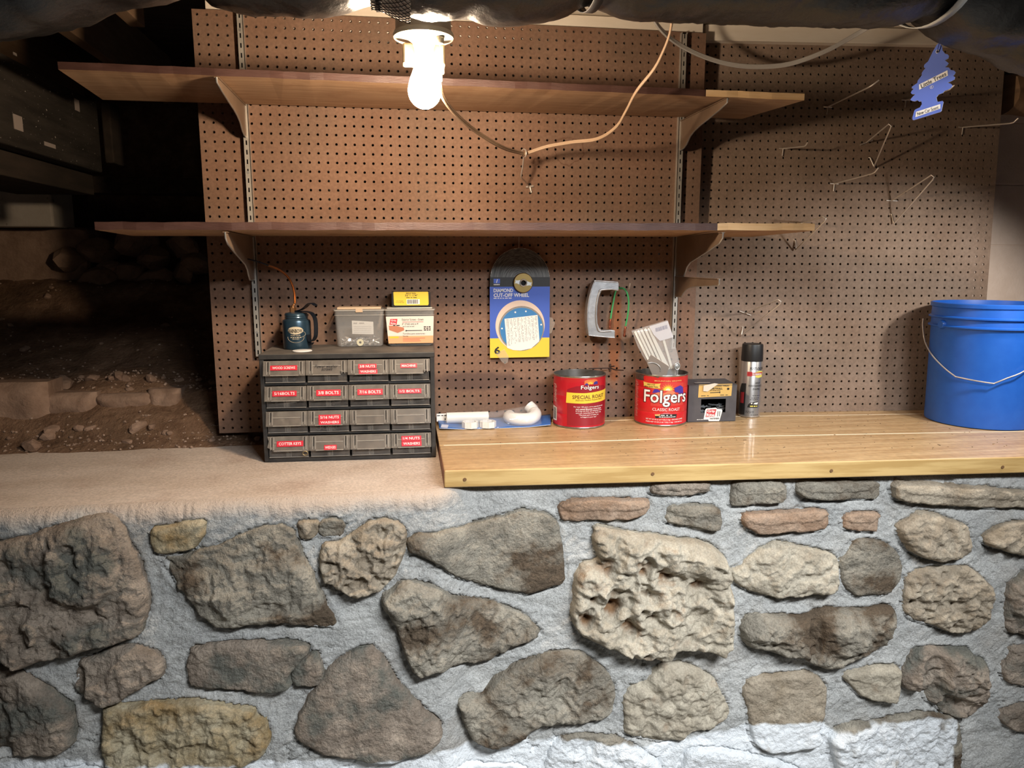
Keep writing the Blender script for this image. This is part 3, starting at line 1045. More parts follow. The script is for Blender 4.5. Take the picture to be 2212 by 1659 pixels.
slab(-60, 92, 828, 945, .10)
slab(86, 200, 850, 915, .13)
slab(202, 322, 852, 903, .145)
slab(316, 385, 842, 900, .16)
for (px, py, Y, s_) in [(135, 835, .26, .045), (200, 838, .27, .03), (255, 832, .28, .035), (325, 838, .27, .03), (100, 940, .05, .035), (68, 962, .0, .04), (110, 932, .06, .03),
                        (175, 925, .07, .022), (195, 922, .07, .02), (300, 930, .07, .035), (135, 822, .32, .04), (270, 842, .27, .025)]:
    P = atY(px, py, Y)
    put_rock(P[0], P[1], s_, s_ * .7, s_ * .55)
for (px, py, s_) in [(215, 540, .10), (330, 555, .11), (205, 605, .11), (280, 590, .09), (345, 605, .10), (400, 590, .10), (300, 630, .07), (350, 640, .06), (250, 632, .07), (430, 570, .10), (290, 520, .12), (395, 530, .10), (160, 560, .10), (420, 630, .07), (240, 580, .07)]:
    P = atY(px, py, 1.02)
    put_rock(P[0], P[1], s_, s_ * .7, s_ * .55, z=P[2])
for i in range(46):
    x = random.uniform(-1.0, .1)
    y = random.choice([random.uniform(.0, .1), random.uniform(.2, .35), random.uniform(.3, .95)])
    s_ = random.uniform(.010, .022)
    put_rock(x, y, s_, s_ * .75, s_ * .6)
# fine gravel
gv, gf = rock_geo(3, 1)
mb = MB()
for i in range(2600):
    x = random.uniform(-1.25, .15)
    t = random.random()
    y = random.gauss(.045, .035) if t < .45 else (random.gauss(.27, .05) if t < .75 else random.uniform(.3, 1.0))
    if y < -.05:
        continue
    s_ = random.uniform(.002, .0075)
    a = random.uniform(0, 6.28)
    R_ = np.array([[math.cos(a), -math.sin(a), 0], [math.sin(a), math.cos(a), 0], [0, 0, 1]])
    zz = max(bank_z(x, y), LEDGE_Z) + s_ * .3
    mb.add((gv * np.array([s_, s_ * .7, s_ * .6])) @ R_.T + np.array([x, y, zz]), gf)
mb.build('gravel', GRAVEL, bank, kind='stuff')

# ---- timbers on the left
wb = MB().box(-.66, -.385, -1.60, .32, -.385, -.175)
beam = wb.build('girder', TAR, kind='structure', bevel=.006)
mb = MB().box(-.66, -.43, -1.60, .36, -.45, -.388)
mb.build('girder_plate', DARKWOOD, kind='structure', bevel=.004)
for (px0, py0, px1, py1) in [(27, 245, 50, 285), (160, 212, 172, 242), (28, 112, 36, 122), (95, 305, 120, 322)]:
    a, b = atX(px0, py0, -.384), atX(px1, py1, -.384)
    mb = MB().hexa([(-.3845, a[1], b[2]), (-.383, a[1], b[2]), (-.383, b[1], b[2]), (-.3845, b[1], b[2]),
                    (-.3845, a[1], a[2]), (-.383, a[1], a[2]), (-.383, b[1], a[2]), (-.3845, b[1], a[2])])
    mb.build('paper_tag', PAPERTAG, beam, world=False)
    bpy.context.scene.collection.objects[-1]
a, b = atY(216, 225, .34), atY(247, 352, .34)
MB().box(a[0], b[0], .34, .43, b[2], -.165).build('post', DARKWOOD, kind='structure', bevel=.004)
a, b = atY(240, 383, .62), atY(430, 420, .62)
MB().box(a[0] - .3, .25, .60, .70, b[2], a[2]).build('rim_board', DARKWOOD, kind='structure')
MB().box(-2.1, atY(110, 430, .90)[0], .90, 1.1, atY(50, 490, .9)[2], atY(50, 372, .9)[2]).build('pier_block', M('pier', (.34, .30, .25), .95, col2=(.42, .38, .33), scale=8, bump=.5, bscale=90, dirt=(.12, .1, .08), dscale=22, dpos=(.66, .7)), kind='structure', bevel=.008)
mb = MB()
a = atY(190, 560, 1.0)
mb.box(-2.1, a[0], 1.0, 1.2, -.76, atY(50, 490, 1.0)[2])
mb.build('foundation_stone', ROCK, kind='structure', bevel=.03)
# floor joists
for jx in (-.95, -.55, -.262, .25, .58, 1.0, 1.42, 1.84, 2.26):
    MB().box(jx - .022, jx + .022, -3.0, (.36 if jx == -.262 else 1.7) if jx < .0 else .0, .060 if jx == -.262 else .088, .298).build('joist', JOISTM, kind='structure', bevel=.002)

# ==================================================================== PEGBOARDS
I = .0254


def pegboard_mesh(c0, c1, r0, r1, xl, xr, zt, zb):
    hr = .0038
    hw = I / 2
    th = .006
    ang = [math.radians(45 * k + 0) for k in range(8)]
    outer = [(hw, 0), (hw, hw), (0, hw), (-hw, hw), (-hw, 0), (-hw, -hw), (0, -hw), (hw, -hw)]
    T = [(a, 0, b) for a, b in outer] + [(hr * math.cos(t), 0, hr * math.sin(t)) for t in ang]
    T += [(a, th, b) for a, b, in outer] + [(hr * math.cos(t), th, hr * math.sin(t)) for t in ang]
    T = np.array(T)
    Ff = []
    for k in range(8):
        j = (k + 1) % 8
        Ff.append((k, 8 + k, 8 + j, j))
        Ff.append((8 + k, 24 + k, 24 + j, 8 + j))
        Ff.append((16 + k, 16 + j, 24 + j, 24 + k))
    Ff = np.array(Ff)
    C_, R_ = np.meshgrid(np.arange(c0, c1 + 1), np.arange(r0, r1 + 1), indexing='ij')
    cen = np.stack([C_.ravel() * I, 0 * C_.ravel(), -R_.ravel() * I], 1)
    V = (T[None] + cen[:, None]).reshape(-1, 3)
    F = (Ff[None] + (np.arange(len(cen)) * 32)[:, None, None]).reshape(-1, 4)
    mb = MB()
    mb.v = V.tolist()
    mb.f = F.tolist()
    mb.m = [0] * len(mb.f)
    xa, xb = c0 * I - hw, c1 * I + hw
    za, zb_ = -r0 * I + hw, -r1 * I - hw
    e = 1e-5
    mb.box(xl - .0002, xa + e, 0, th, zb, zt)
    mb.box(xb - e, xr, 0, th, zb, zt)
    mb.box(xa, xb, 0, th, za - e, max(zt, za + .0003))
    mb.box(xa, xb, 0, th, min(zb, zb_ - .0003), zb_ + e)
    return mb


def stain_mat(m, spots):
    """brown water marks with a shape of their own, in world x,z"""
    nt, b, geo, noise, ramp, mix, cur = m_helpers[m.name]
    N, L = nt.nodes, nt.links
    sep = N.new('ShaderNodeSeparateXYZ')
    L.new(geo.outputs['Position'], sep.inputs[0])
    nz = noise(18, (1, 1, 1), 5)

    def mth(op, a, c, cl=False):
        n = N.new('ShaderNodeMath')
        n.operation = op
        n.use_clamp = cl
        for i_, v in enumerate((a, c)):
            if hasattr(v, 'is_output'):
                L.new(v, n.inputs[i_])
            else:
                n.inputs[i_].default_value = v
        return n.outputs[0]
    wob = mth('MULTIPLY', mth('SUBTRACT', nz.outputs['Fac'], .5), 1.0)
    for (kind, cx, cz, rx, rz, col, st) in spots:
        dx = mth('DIVIDE', mth('SUBTRACT', sep.outputs[0], cx), rx)
        dz = mth('DIVIDE', mth('SUBTRACT', sep.outputs[2], cz), rz)
        d = mth('SQRT', mth('ADD', mth('MULTIPLY', dx, dx), mth('MULTIPLY', dz, dz)), 0.0)
        d = mth('ADD', d, wob)
        if kind == 'ring':
            f = mth('SUBTRACT', 1.0, mth('MULTIPLY', mth('ABSOLUTE', mth('SUBTRACT', d, 1.0), 0.0), 14.0), True)
        else:
            f = mth('MULTIPLY', mth('SUBTRACT', 1.0, d), 2.5, True)
        f = mth('MULTIPLY', f, st)
        cur = mix(f, cur, col)
    L.new(cur, b.inputs['Base Color'])
    m_helpers[m.name] = (nt, b, geo, noise, ramp, mix, cur)


stain_mat(PEG, [('ring', 1.03, -.335, .045, .04, (.11, .05, .028), .7),
                ('blob', 1.185, -.90, .024, .20, (.26, .085, .025), .75),
                ('blob', 1.125, -.90, .016, .18, (.20, .07, .03), .5),
                ('blob', .74, -1.02, .17, .035, (.09, .055, .045), .75),
                ('blob', .93, -1.07, .10, .05, (.085, .045, .035), .7),
                ('blob', .83, -.935, .05, .05, (.15, .07, .04), .5)])
mb = pegboard_mesh(0, 56, 0, 45, -.0127, 1.445, .0127, -1.158)
o = mb.build('pegboard', PEG)
tag(o, 'large reddish brown pegboard behind both wooden shelves', 'pegboard')


def rotm(a, b, g):
    c, s = math.cos, math.sin
    Rz = np.array([[c(a), -s(a), 0], [s(a), c(a), 0], [0, 0, 1]])
    Rx = np.array([[1, 0, 0], [0, c(b), -s(b)], [0, s(b), c(b)]])
    Ry = np.array([[c(g), 0, s(g)], [0, 1, 0], [-s(g), 0, c(g)]])
    return Rz @ Rx @ Ry


RB = rotm(-.0827, -.0427, .003)
RT0 = np.array([1.6274, .0327, -.4624])
mb = pegboard_mesh(-7, 31, -18, 27, -7 * I - .0127, 31 * I + .020, 18 * I + .0127, -27 * I - .0127)
o = mb.build('pegboard', PEGR)
o.matrix_world = Matrix([[*RB[i], RT0[i]] for i in range(3)] + [[0, 0, 0, 1]])
tag(o, 'greyer pegboard on the right, hung with wire hooks', 'pegboard')


def rb_point(x, y, off=0.0):
    n = RB @ np.array([0, -1.0, 0])
    p0 = RT0 + n * off
    v = ray(x, y)
    return CAM + v * (((p0 - CAM) @ n) / (v @ n))


# ==================================================================== SHELVES
def upright(name, X, z0, z1, label):
    t = thing(name, label, 'shelf upright', (X, 0, z0), group='slotted shelf uprights')
    H = z1 - z0
    mb = MB()
    wd, dp = .0085, .017
    # U channel, front face pierced by slots one inch apart
    mb.box(-wd, -wd + .0015, -dp, 0, 0, H)
    mb.box(wd - .0015, wd, -dp, 0, 0, H)
    sw = .0018
    n = int(H / I)
    zz = 0
    for k in range(n + 1):
        a = k * I + .006
        b = min(a + .0125, H)
        mb.box(-wd, wd, -dp, -dp + .0015, zz, min(a, H))
        if a < H:
            mb.box(-wd, -sw, -dp, -dp + .0015, a, b)
            mb.box(sw, wd, -dp, -dp + .0015, a, b)
        zz = b
    mb.build('channel', STEEL, t)
    MB().box(-wd + .0015, wd - .0015, -dp + .008, -.001, 0, H).build('channel_inside', SLOT, t)
    for zs in (.07, H * .55, H - .05):
        mb = MB().lathe([(0, .0012), (.0032, .0012), (.004, 0)], 12)
        mb.build('screw', GALV, t, loc=(0, -dp - .0001, zs), rot=(math.pi / 2, 0, 0))
    return t


upright('shelf_upright', .113, -.93, .010, 'left slotted steel upright beside the drawer cabinet')
upright('shelf_upright', 1.372, -.93, .008, 'right slotted steel upright above the plastic bag')


def bracket(X, zt, prof, label, tip_flange=.009, lip=.012):
    """prof: lower edge as (reach, drop) from the tip to the wall"""
    L = prof[0][0]
    t = thing('shelf_bracket', label, 'shelf bracket', (X, -.017, zt), group='steel shelf brackets')
    poly = [(-.004, 0)] + [(-a, -b) for a, b in prof][::-1]
    poly = [(0, 0)] + [(-a, -b) for a, b in prof[::-1]] + [(-L, 0)]
    mb = MB()
    mb.prism(poly, -.0022, .0022, fn=lambda a, y, b: (y, a, b))
    mb.build('web', BRKT, t, bevel=.0006)
    MB().box(-.0055, .0055, -L, 0, -.0012, .0008).build('flange', BRKT, t)
    # folded lower rim follows the edge
    pts = [(0, -a, -b) for a, b in prof]
    mb = MB().tube(pts, .0022, 6)
    mb.build('rim', GALV, t, smooth=60)
    MB().box(-.0022, .0022, -.002, .012, -prof[-1][1], -prof[-1][1] * .4).build('hook_tab', GALV, t)
    return t


PR = [(.318, 0), (.316, .010), (.27, .020), (.20, .030), (.14, .038), (.10, .046), (.070, .056), (.045, .074), (.025, .082), (.0, .084)]
PR2 = [(.328, 0), (.326, .014), (.305, .028), (.24, .046), (.11, .078), (.085, .092), (.075, .106), (.060, .120), (.0, .121)]
PR3 = [(.318, 0), (.317, .014), (.31, .017), (.17, .024), (.125, .028), (.09, .036), (.065, .048), (.050, .060), (.0, .061)]
bracket(.113, -.2345, PR, 'steel bracket under the left end of the upper shelf')
bracket(1.372, -.2425, PR, 'steel bracket under the right end of the upper shelf')
bracket(.113, -.5885, PR2, 'steel bracket under the left end of the lower shelf')
bracket(1.372, -.5825, PR2, 'wide steel bracket under the right end of the lower shelf')
bracket(1.372, -.7045, PR3, 'small empty steel bracket with no shelf on it, on the right upright')


def shelf(name, xl, xr, xs, yf, yb, zlf, zrf, zlb, zrb, th, label):
    """front edge painted from xl to xs, bare from xs to xr; z values are the underside"""
    mb = MB()
    N_ = 60
    xsn = sorted(set(list(np.linspace(xl, xr, N_)) + [xs]))
    sl = .022
    for a, b in zip(xsn[:-1], xsn[1:]):
        def P(x, front, top):
            u = (x - xl) / (xr - xl)
            zz = (zlf + (zrf - zlf) * u) if front else (zlb + (zrb - zlb) * u)
            y = yf if front else yb
            xx = x - (sl if not front else 0) * 1.0
            wob = .0006 * math.sin(x * 37) + .0005 * math.sin(x * 91)
            return (xx, y + (wob * 1.5 if front else 0), zz + (th if top else 0) + (wob if front else 0))
        p = [P(a, 1, 0), P(b, 1, 0), P(b, 0, 0), P(a, 0, 0), P(a, 1, 1), P(b, 1, 1), P(b, 0, 1), P(a, 0, 1)]
        mfront = 0 if b <= xs + 1e-6 else 2
        o = len(mb.v)
        mb.v.extend(p)
        F = [(3, 2, 1, 0), (4, 5, 6, 7), (0, 1, 5, 4), (2, 3, 7, 6)]
        ms_ = [1, 0, mfront, 1]
        if a == xsn[0]:
            F.append((3, 0, 4, 7)); ms_.append(0)
        if b == xsn[-1]:
            F.append((1, 2, 6, 5)); ms_.append(2)
        mb.f.extend([tuple(i + o for i in f) for f in F])
        mb.m.extend(ms_)
    ob = mb.build(name, [PAINTBROWN, WOODRAW, WOODEND], world=True)
    return tag(ob, label, 'shelf', 'long wooden shelves')


shelf('wooden_shelf', -.2276, 1.5845, atY(1523, 200, -.33)[0], -.335, -.018, -.2290, -.2415, -.2315, -.2315, .0165,
      'upper long wooden shelf with brown front edge, behind the lit bulb')
shelf('wooden_shelf', -.181, 1.6365, atY(1548, 490, -.33)[0], -.335, -.018, -.5850, -.5750, -.5885, -.5825, .0185,
      'lower long wooden shelf with brown front edge and bare pale right end')

# ==================================================================== WORKTOP
WT = -1.146
def wt_front(x):
    return -.5365 - .0636 * (x - .6155)


def wt_back(x):
    return -.0015 if x < 1.4475 else .0025 - .0823 * (x - 1.62)


root = thing('worktop', 'thick varnished wooden worktop of three planks lying on the stone ledge', 'worktop', (1.5, -.3, LEDGE_Z))
fr = [0, .46, .90, 1.0]
for k in range(3):
    mb = MB()
    f0, f1 = fr[k] + (.002 if k else 0), fr[k + 1] - (.002 if k < 2 else 0)
    xs_ = [.6165, 1.0, 1.4470, 1.4480, 1.8, 2.2, 2.62]
    prev = None
    for a, b in zip(xs_[:-1], xs_[1:]):
        def Q(x, f, top):
            y = wt_front(x) * (1 - f) + wt_back(x) * f
            xx = x + (.004 * f if x < .7 else 0)
            return (xx, y, WT if top else LEDGE_Z + .0015)
        p = [Q(a, f0, 0), Q(b, f0, 0), Q(b, f1, 0), Q(a, f1, 0), Q(a, f0, 1), Q(b, f0, 1), Q(b, f1, 1), Q(a, f1, 1)]
        o0 = len(mb.v)
        mb.v.extend(p)
        F = [(3, 2, 1, 0), (4, 5, 6, 7), (0, 1, 5, 4), (2, 3, 7, 6)]
        mm = [0, 0, 1, 0]
        if a == xs_[0]:
            F.append((3, 0, 4, 7)); mm.append(2)
        if b == xs_[-1]:
            F.append((1, 2, 6, 5)); mm.append(0)
        mb.f.extend([tuple(i + o0 for i in f) for f in F])
        mb.m.extend(mm)
    import bmesh
    ob = mb.build('plank', [BENCH, BENCHEDGE, M('worktop_end%d' % k, (.30, .12, .06), .6)], root, world=True)
    bm = bmesh.new()
    bm.from_mesh(ob.data)
    bmesh.ops.remove_doubles(bm, verts=bm.verts, dist=1e-5)
    bm.to_mesh(ob.data)
    bm.free()
    bv = ob.modifiers.new('bevel', 'BEVEL')
    bv.width = .0035 if k == 0 else .0012
    bv.segments = 3
    bv.limit_method = 'ANGLE'
    bv.angle_limit = math.radians(50)
for a, b in ((0, 1), (1, 2)):
    f = fr[b]
    xj = [.63, 1.0, 1.45, 2.0, 2.6]
    pts = [(x, wt_front(x) * (1 - f) + wt_back(x) * f, WT - .0012) for x in xj]
    mb = MB().tube(pts, .0021, 6)
    mb.build('joint_filler', JOINT, root, world=True, smooth=60)
for (px, py) in [(1004, 1036), (1410, 1024), (1796, 1017), (2166, 1009)]:
    P = atY(px, py, -.56)
    for _ in range(4):
        P = atY(px, py, wt_front(P[0]) - .0008)
    mb = MB().lathe([(0, .0008), (.0042, .0008), (.0045, 0)], 12)
    mb.build('nail_plug', M('plug', (.16, .08, .03), .8) if 'plug' not in bpy.data.materials else bpy.data.materials['plug'], root,
             loc=tuple(np.array(P) - np.array(root.location)), rot=(math.pi / 2, 0, 0))
# loose chips and sawdust on the worktop
mb = MB()
for i in range(200):
    x = random.uniform(.75, 2.4)
    f = random.uniform(.15, .95)
    y = wt_front(x) * (1 - f) + wt_back(x) * f
    a = random.uniform(0, 6.28)
    l_, w_ = random.uniform(.0007, .0026), random.uniform(.0004, .0009)
    if random.random() < .06:
        l_ *= 2.2
        w_ *= 1.6
    c, s_ = math.cos(a), math.sin(a)
    pts = [(x + c * u * l_ - s_ * v * w_, y + s_ * u * l_ + c * v * w_) for u, v in ((-1, -1), (1, -1), (1, 1), (-1, 1))]
    mb.hexa([(p[0], p[1], WT + .0002) for p in pts] + [(p[0], p[1], WT + .0010) for p in pts])
o = mb.build('wood_crumbs', M('crumbs', (.08, .05, .03), .9, col2=(.35, .24, .14), scale=60), world=True, kind='stuff')
tag(o, 'scattered dark crumbs and sawdust on the varnished worktop', 'crumbs')

# ==================================================================== LIGHT FIXTURE
BP = atY(917, 196, -.72)
lx_, lz_ = float(BP[0]), float(BP[2])
fx = thing('ceiling_lamp', 'white porcelain pull chain lamp holder with bare lit bulb', 'lamp', (lx_, -.72, lz_))
bp = [(.0318 * math.sin(a), -.0005 - .0335 * math.cos(a)) for a in np.linspace(0, 1.62, 14)] + [(.0308, .008), (.0288, .016), (.0262, .024), (.0228, .033), (.0192, .042), (.0166, .049), (.0150, .056), (.0145, .062)]
MB().lathe(bp, 40).build('bulb', BULBM, fx, smooth=180)
MB().lathe([(.0142, .052), (.0142, .070)], 24).build('screw_base', GALV, fx, smooth=60)
mb = MB().lathe([(.0205, .058), (.0215, .060), (.0225, .074), (.0250, .083), (.031, .088), (.050, .092), (.057, .095), (.0585, .099), (.057, .104), (.0, .105)], 48)
mb.build('lamp_holder', PORCELAIN, fx, smooth=40)
mb = MB().box(-.0405, .0405, -.012, .012, .044, .084)
mb.build('outlet_adapter', IVORY, fx, bevel=.004)
mb = MB().lathe([(.053, .105), (.053, .150), (0, .150)], 32)
mb.build('junction_box', M('box_grey', (.58, .52, .43), .45), fx, smooth=40)
MB().box(-.02, .02, -.02, .02, .150, .42 + (-lz_ - .335)).build('hanger_block', JOISTM, fx)
mb = MB()
mb.lathe([(0, .078), (.008, .079), (.010, .086), (.010, .090)], 16, (.028, -.028, 0))
mb.build('chain_guide', PORCELAIN, fx, smooth=40)
import bmesh
bm = bmesh.new()
for k in range(22):
    bmesh.ops.create_icosphere(bm, subdivisions=1, radius=.0012, matrix=Matrix.Translation((.030, -.030, .079 - k * .0026)))
me = bpy.data.meshes.new('pull_chain')
bm.to_mesh(me)
bm.free()
me.materials.append(GALV)
o = bpy.data.objects.new('pull_chain', me)
COL.objects.link(o)
o.parent = fx


def smooth_path(P, n=12):
    P = np.array(P, float)
    out = []
    Q = np.vstack([2 * P[0] - P[1], P, 2 * P[-1] - P[-2]])
    for i in range(1, len(Q) - 2):
        p0, p1, p2, p3 = Q[i - 1:i + 3]
        for t in np.linspace(0, 1, n, endpoint=False):
            out.append(.5 * ((2 * p1) + (p2 - p0) * t + (2 * p0 - 5 * p1 + 4 * p2 - p3) * t * t + (-p0 + 3 * p1 - 3 * p2 + p3) * t ** 3))
    out.append(P[-1])
    return np.array(out)


def px_path(L, n=12):
    return smooth_path([atY(*p) for p in L], n)


# two-wire cord from the adapter, over the wire hook, up behind the duct
ct = thing('extension_cord', 'tan two wire cord swagging from the lamp to a hook and up', 'cord', (lx_, -.70, lz_))
path = px_path([(950, 168, -.705), (951, 188, -.70), (958, 212, -.66), (985, 247, -.55), (1030, 285, -.40), (1085, 318, -.25), (1125, 330, -.135), (1140, 330, -.118), (1180, 317, -.13),
                (1235, 307, -.17), (1290, 300, -.22), (1330, 275, -.30), (1352, 240, -.36), (1375, 197, -.42), (1412, 150, -.46), (1432, 112, -.49), (1446, 75, -.52), (1452, 40, -.55), (1452, 5, -.58)], 10)
mb = MB()
nrm = np.array([0.25, 0, .97])
mb.tube(path + nrm * .0023, .0028, 8)
mb.tube(path - nrm * .0023, .0028, 8)
mb.build('wire', CORD, ct, world=True, smooth=60)
P = atY(950, 160, -.707)
mb = MB().box(-.009, .009, -.008, .008, .0, .014)
mb.box(-.005, .005, -.006, .006, -.014, 0)
mb.build('plug', IVORY, ct, loc=tuple(P - np.array(ct.location)), bevel=.002)

# grey flat cable
path = px_path([(1405, 30, -.20), (1430, 66, -.17), (1470, 98, -.13), (1530, 126, -.10), (1590, 141, -.09), (1650, 144, -.09), (1710, 137, -.10), (1780, 112, -.13), (1840, 80, -.17), (1890, 50, -.22), (1930, 20, -.28)], 8)
mb = MB()
V_ = []
for d_ in (-.0036, 0, .0036):
    mb.tube(path + np.array([0, 0, d_]), .0033, 8)
o = mb.build('flat_cable', GREYCABLE, world=True, smooth=60)
tag(o, 'light grey cable looping below the white header board', 'cable')

# ==================================================================== DUCTS
def duct(name, knots, Yc, r, label, pinches, seed, x_ext):
    """knots: (px, py) of the lower silhouette; the tube is laid so its underside meets them"""
    cen = []
    for px, py in knots:
        v = ray(px, py)
        zl = CAM[2] + v[2] / v[1] * (Yc - CAM[1])
        cs = v[1] / math.hypot(v[1], v[2])
        X = CAM[0] + v[0] / v[1] * (Yc - CAM[1])
        cen.append((X, Yc, zl + r / cs))
    cen = np.array(cen)
    xs_ = np.arange(cen[0][0], cen[-1][0], .008)
    zc = np.interp(xs_, cen[:, 0], cen[:, 2])
    k = np.hanning(7); k /= k.sum()
    zc = np.convolve(np.pad(zc, 3, mode='edge'), k, 'valid')
    seg = 72
    A = np.linspace(0, 2 * math.pi, seg, endpoint=False)
    XX, AA = np.meshgrid(xs_, A, indexing='ij')
    ZC = np.repeat(zc[:, None], seg, 1)
    R = np.full_like(XX, r)
    for px_, wd_, amt in pinches:
        R = R * (1 - amt * np.exp(-((XX - px_) / wd_) ** 2))
        ZC = ZC - 0
    ca, sa = np.cos(AA), np.sin(AA)
    wr_ = fbm(XX * 7 + ca * 1.2, sa * 2 + ca * 1.3, seed, 3) * .010 + fbm(XX * 26, sa * 5 + 3 * ca, seed + 3, 3, True) * .0035
    for px_, wd_, amt in pinches:
        wr_ += .010 * np.exp(-((XX - px_) / (wd_ * 2)) ** 2) * np.cos(AA * 13 + fbm(XX * 6, AA, seed, 2) * 3)
    R = R + wr_
    V = np.stack([XX, Yc + R * ca, ZC + R * sa], -1).reshape(-1, 3)
    n1_ = len(xs_)
    F = []
    for i in range(n1_ - 1):
        for j in range(seg):
            F.append((i * seg + j, i * seg + (j + 1) % seg, (i + 1) * seg + (j + 1) % seg, (i + 1) * seg + j))
    t = thing(name, label, 'duct', (float(xs_.mean()), Yc, float(zc.mean())))
    mb = MB().add(V, F + [tuple(range(seg))[::-1], tuple((n1_ - 1) * seg + j for j in range(seg))])
    mb.build('wrap', DUCT, t, world=True, smooth=70)
    return t, xs_, zc


YD = -1.0
RD = .135
t, xs_, zc = duct('insulated_duct', [(405, -40), (440, 8), (470, 14), (540, 26), (600, 30), (655, 38), (700, 38), (745, 28), (785, 12), (815, 2), (845, 14), (865, 30), (900, 42), (940, 47), (985, 45), (1020, 40), (1050, 51), (1110, 55), (1160, 47),
                  (1210, 38), (1245, 26), (1265, 10), (1280, 6), (1300, 16), (1340, 34), (1385, 46), (1450, 48), (1600, 52), (1700, 54), (1800, 60), (1890, 63), (1950, 58), (1985, 47), (2010, 38),
                  (2030, 60), (2060, 85), (2100, 103), (2140, 114), (2180, 130), (2225, 156), (2300, 185), (2500, 215), (3000, 240), (3700, 255)], YD, RD,
                  'long black wrapped duct sagging across the ceiling, tied with straps', [], 31, 0)
for px in (822, 1275, 2012):
    i = int(np.argmin(abs(xs_ - atY(px, 20, YD)[0])))
    ring = [(xs_[i] + .002 * math.sin(a * 3), YD + (RD + .012) * math.cos(a), zc[i] + (RD + .012) * math.sin(a)) for a in np.linspace(0, 2 * math.pi, 49)]
    mb = MB()
    for (x, y, z) in [None] * 0:
        pass
    for a, b in zip(ring[:-1], ring[1:]):
        pass
    Vs = []
    for (x, y, z) in ring:
        Vs += [(x - .008, y, z), (x + .008, y, z)]
    mb.add(Vs, [(2 * k, 2 * k + 1, 2 * k + 3, 2 * k + 2) for k in range(48)])
    so = mb.build('strap', M('strap_%d' % px, (.42, .42, .40), .35) if px == 2012 else BLACK, t, world=True, smooth=180)
    sm = so.modifiers.new('solid', 'SOLIDIFY')
    sm.thickness = .0015
# torn wrap by the lamp: pale insulation bulging under black netting
NETM = flat('netting', (.012, .011, .010), .8)
INSUL = M('insulation', (.85, .72, .60), .95, col2=(.48, .36, .30), scale=60, bump=.8, bscale=90)
i0 = int(np.argmin(abs(xs_ - atY(848, 15, YD + .10)[0])))
c0 = np.array([xs_[i0], YD, zc[i0]])
def on_duct(u, v, off):
    """u along the duct, v around it (0 = straight down, negative = camera side)"""
    a = -math.pi / 2 + v
    rr_ = RD + off + .010 * math.cos(min(1.5, abs(u) / .035 * 1.2))
    return (c0[0] + u, c0[1] + rr_ * math.cos(a), float(np.interp(c0[0] + u, xs_, zc)) + rr_ * math.sin(a))
mb = MB()
us, vs = np.linspace(-.030, .030, 9), np.linspace(-.75, .15, 12)
mb.add([on_duct(u, v, .004) for u in us for v in vs], [(i * 12 + j, (i + 1) * 12 + j, (i + 1) * 12 + j + 1, i * 12 + j + 1) for i in range(8) for j in range(11)])
mb.build('insulation_patch', INSUL, t, world=True, smooth=180)
mb = MB()
for k in range(-9, 10):
    for sg in (1, -1):
        pts = []
        for q_ in np.linspace(-1, 1, 15):
            u = .030 * q_
            v = -.30 + sg * q_ * .22 + k * .075
            if -.75 < v < .15:
                pts.append(on_duct(u, v, .0055))
        if len(pts) > 2:
            mb.tube(pts, .0006, 4)
mb.build('netting', NETM, t, world=True)
duct_strap_x = float(xs_[int(np.argmin(abs(xs_ - atY(2012, 20, YD)[0])))])
t2, xs2, zc2 = duct('insulated_duct', [(-120, 100), (-40, 88), (0, 83), (60, 76), (100, 67), (130, 60), (165, 47), (200, 28), (225, 18), (280, 14), (330, 8), (362, -8)], -1.30, .14,
               'short black wrapped duct end in the upper left corner', [], 57, 0)

# ==================================================================== AIR FRESHENER
def FR(pts):
    return [((a - 600) / 6.38, (1380 - b) / 6.38) for a, b in pts]


Pt = atY(2014, 255, -.92)
u_ = depth(Pt) / FPX
ang_f = -math.radians(48)
fs = thing('air_freshener', 'blue tree shaped cardboard air freshener hanging from the black duct', 'air freshener', tuple(Pt), ang_f)
kx = 1 / math.cos(math.radians(13))
out = [(600,410),(640,450),(650,510),(685,560),(715,572),(732,595),(730,622),(690,645),(715,668),(737,690),(725,712),(700,735),(745,745),(765,780),(805,793),(828,820),(815,850),(800,860),(824,880),(822,908),(790,925),(745,940),(785,960),(806,985),(795,1010),(760,1032),(720,1040),(700,1065),(650,1080),(628,1115),(640,1165),(655,1175),(705,1170),(716,1185),(702,1300),(690,1312),(380,1382),(362,1376),(358,1345),(375,1255),(388,1240),(440,1220),(460,1180),(450,1140),(425,1142),(400,1120),(372,1132),(340,1122),(315,1105),(322,1088),(350,1055),(370,1035),(332,1032),(312,1012),(322,985),(345,960),(318,950),(322,930),(352,910),(382,890),(385,860),(430,795),(425,770),(440,740),(465,712),(445,692),(450,660),(490,625),(512,570),(540,500),(575,430)]
poly = [(a * u_ * kx, b * u_) for a, b in FR(out)]
FBLUE = flat('freshener_blue', (.10, .165, .58), .6)
mb = MB().prism(poly[::-1], -.0012, .0012, 0, 1)
mb.build('tree_card', [FBLUE, WHITE], fs)


def frm(pts):
    return [(a * u_ * kx, b * u_) for a, b in FR(pts)]


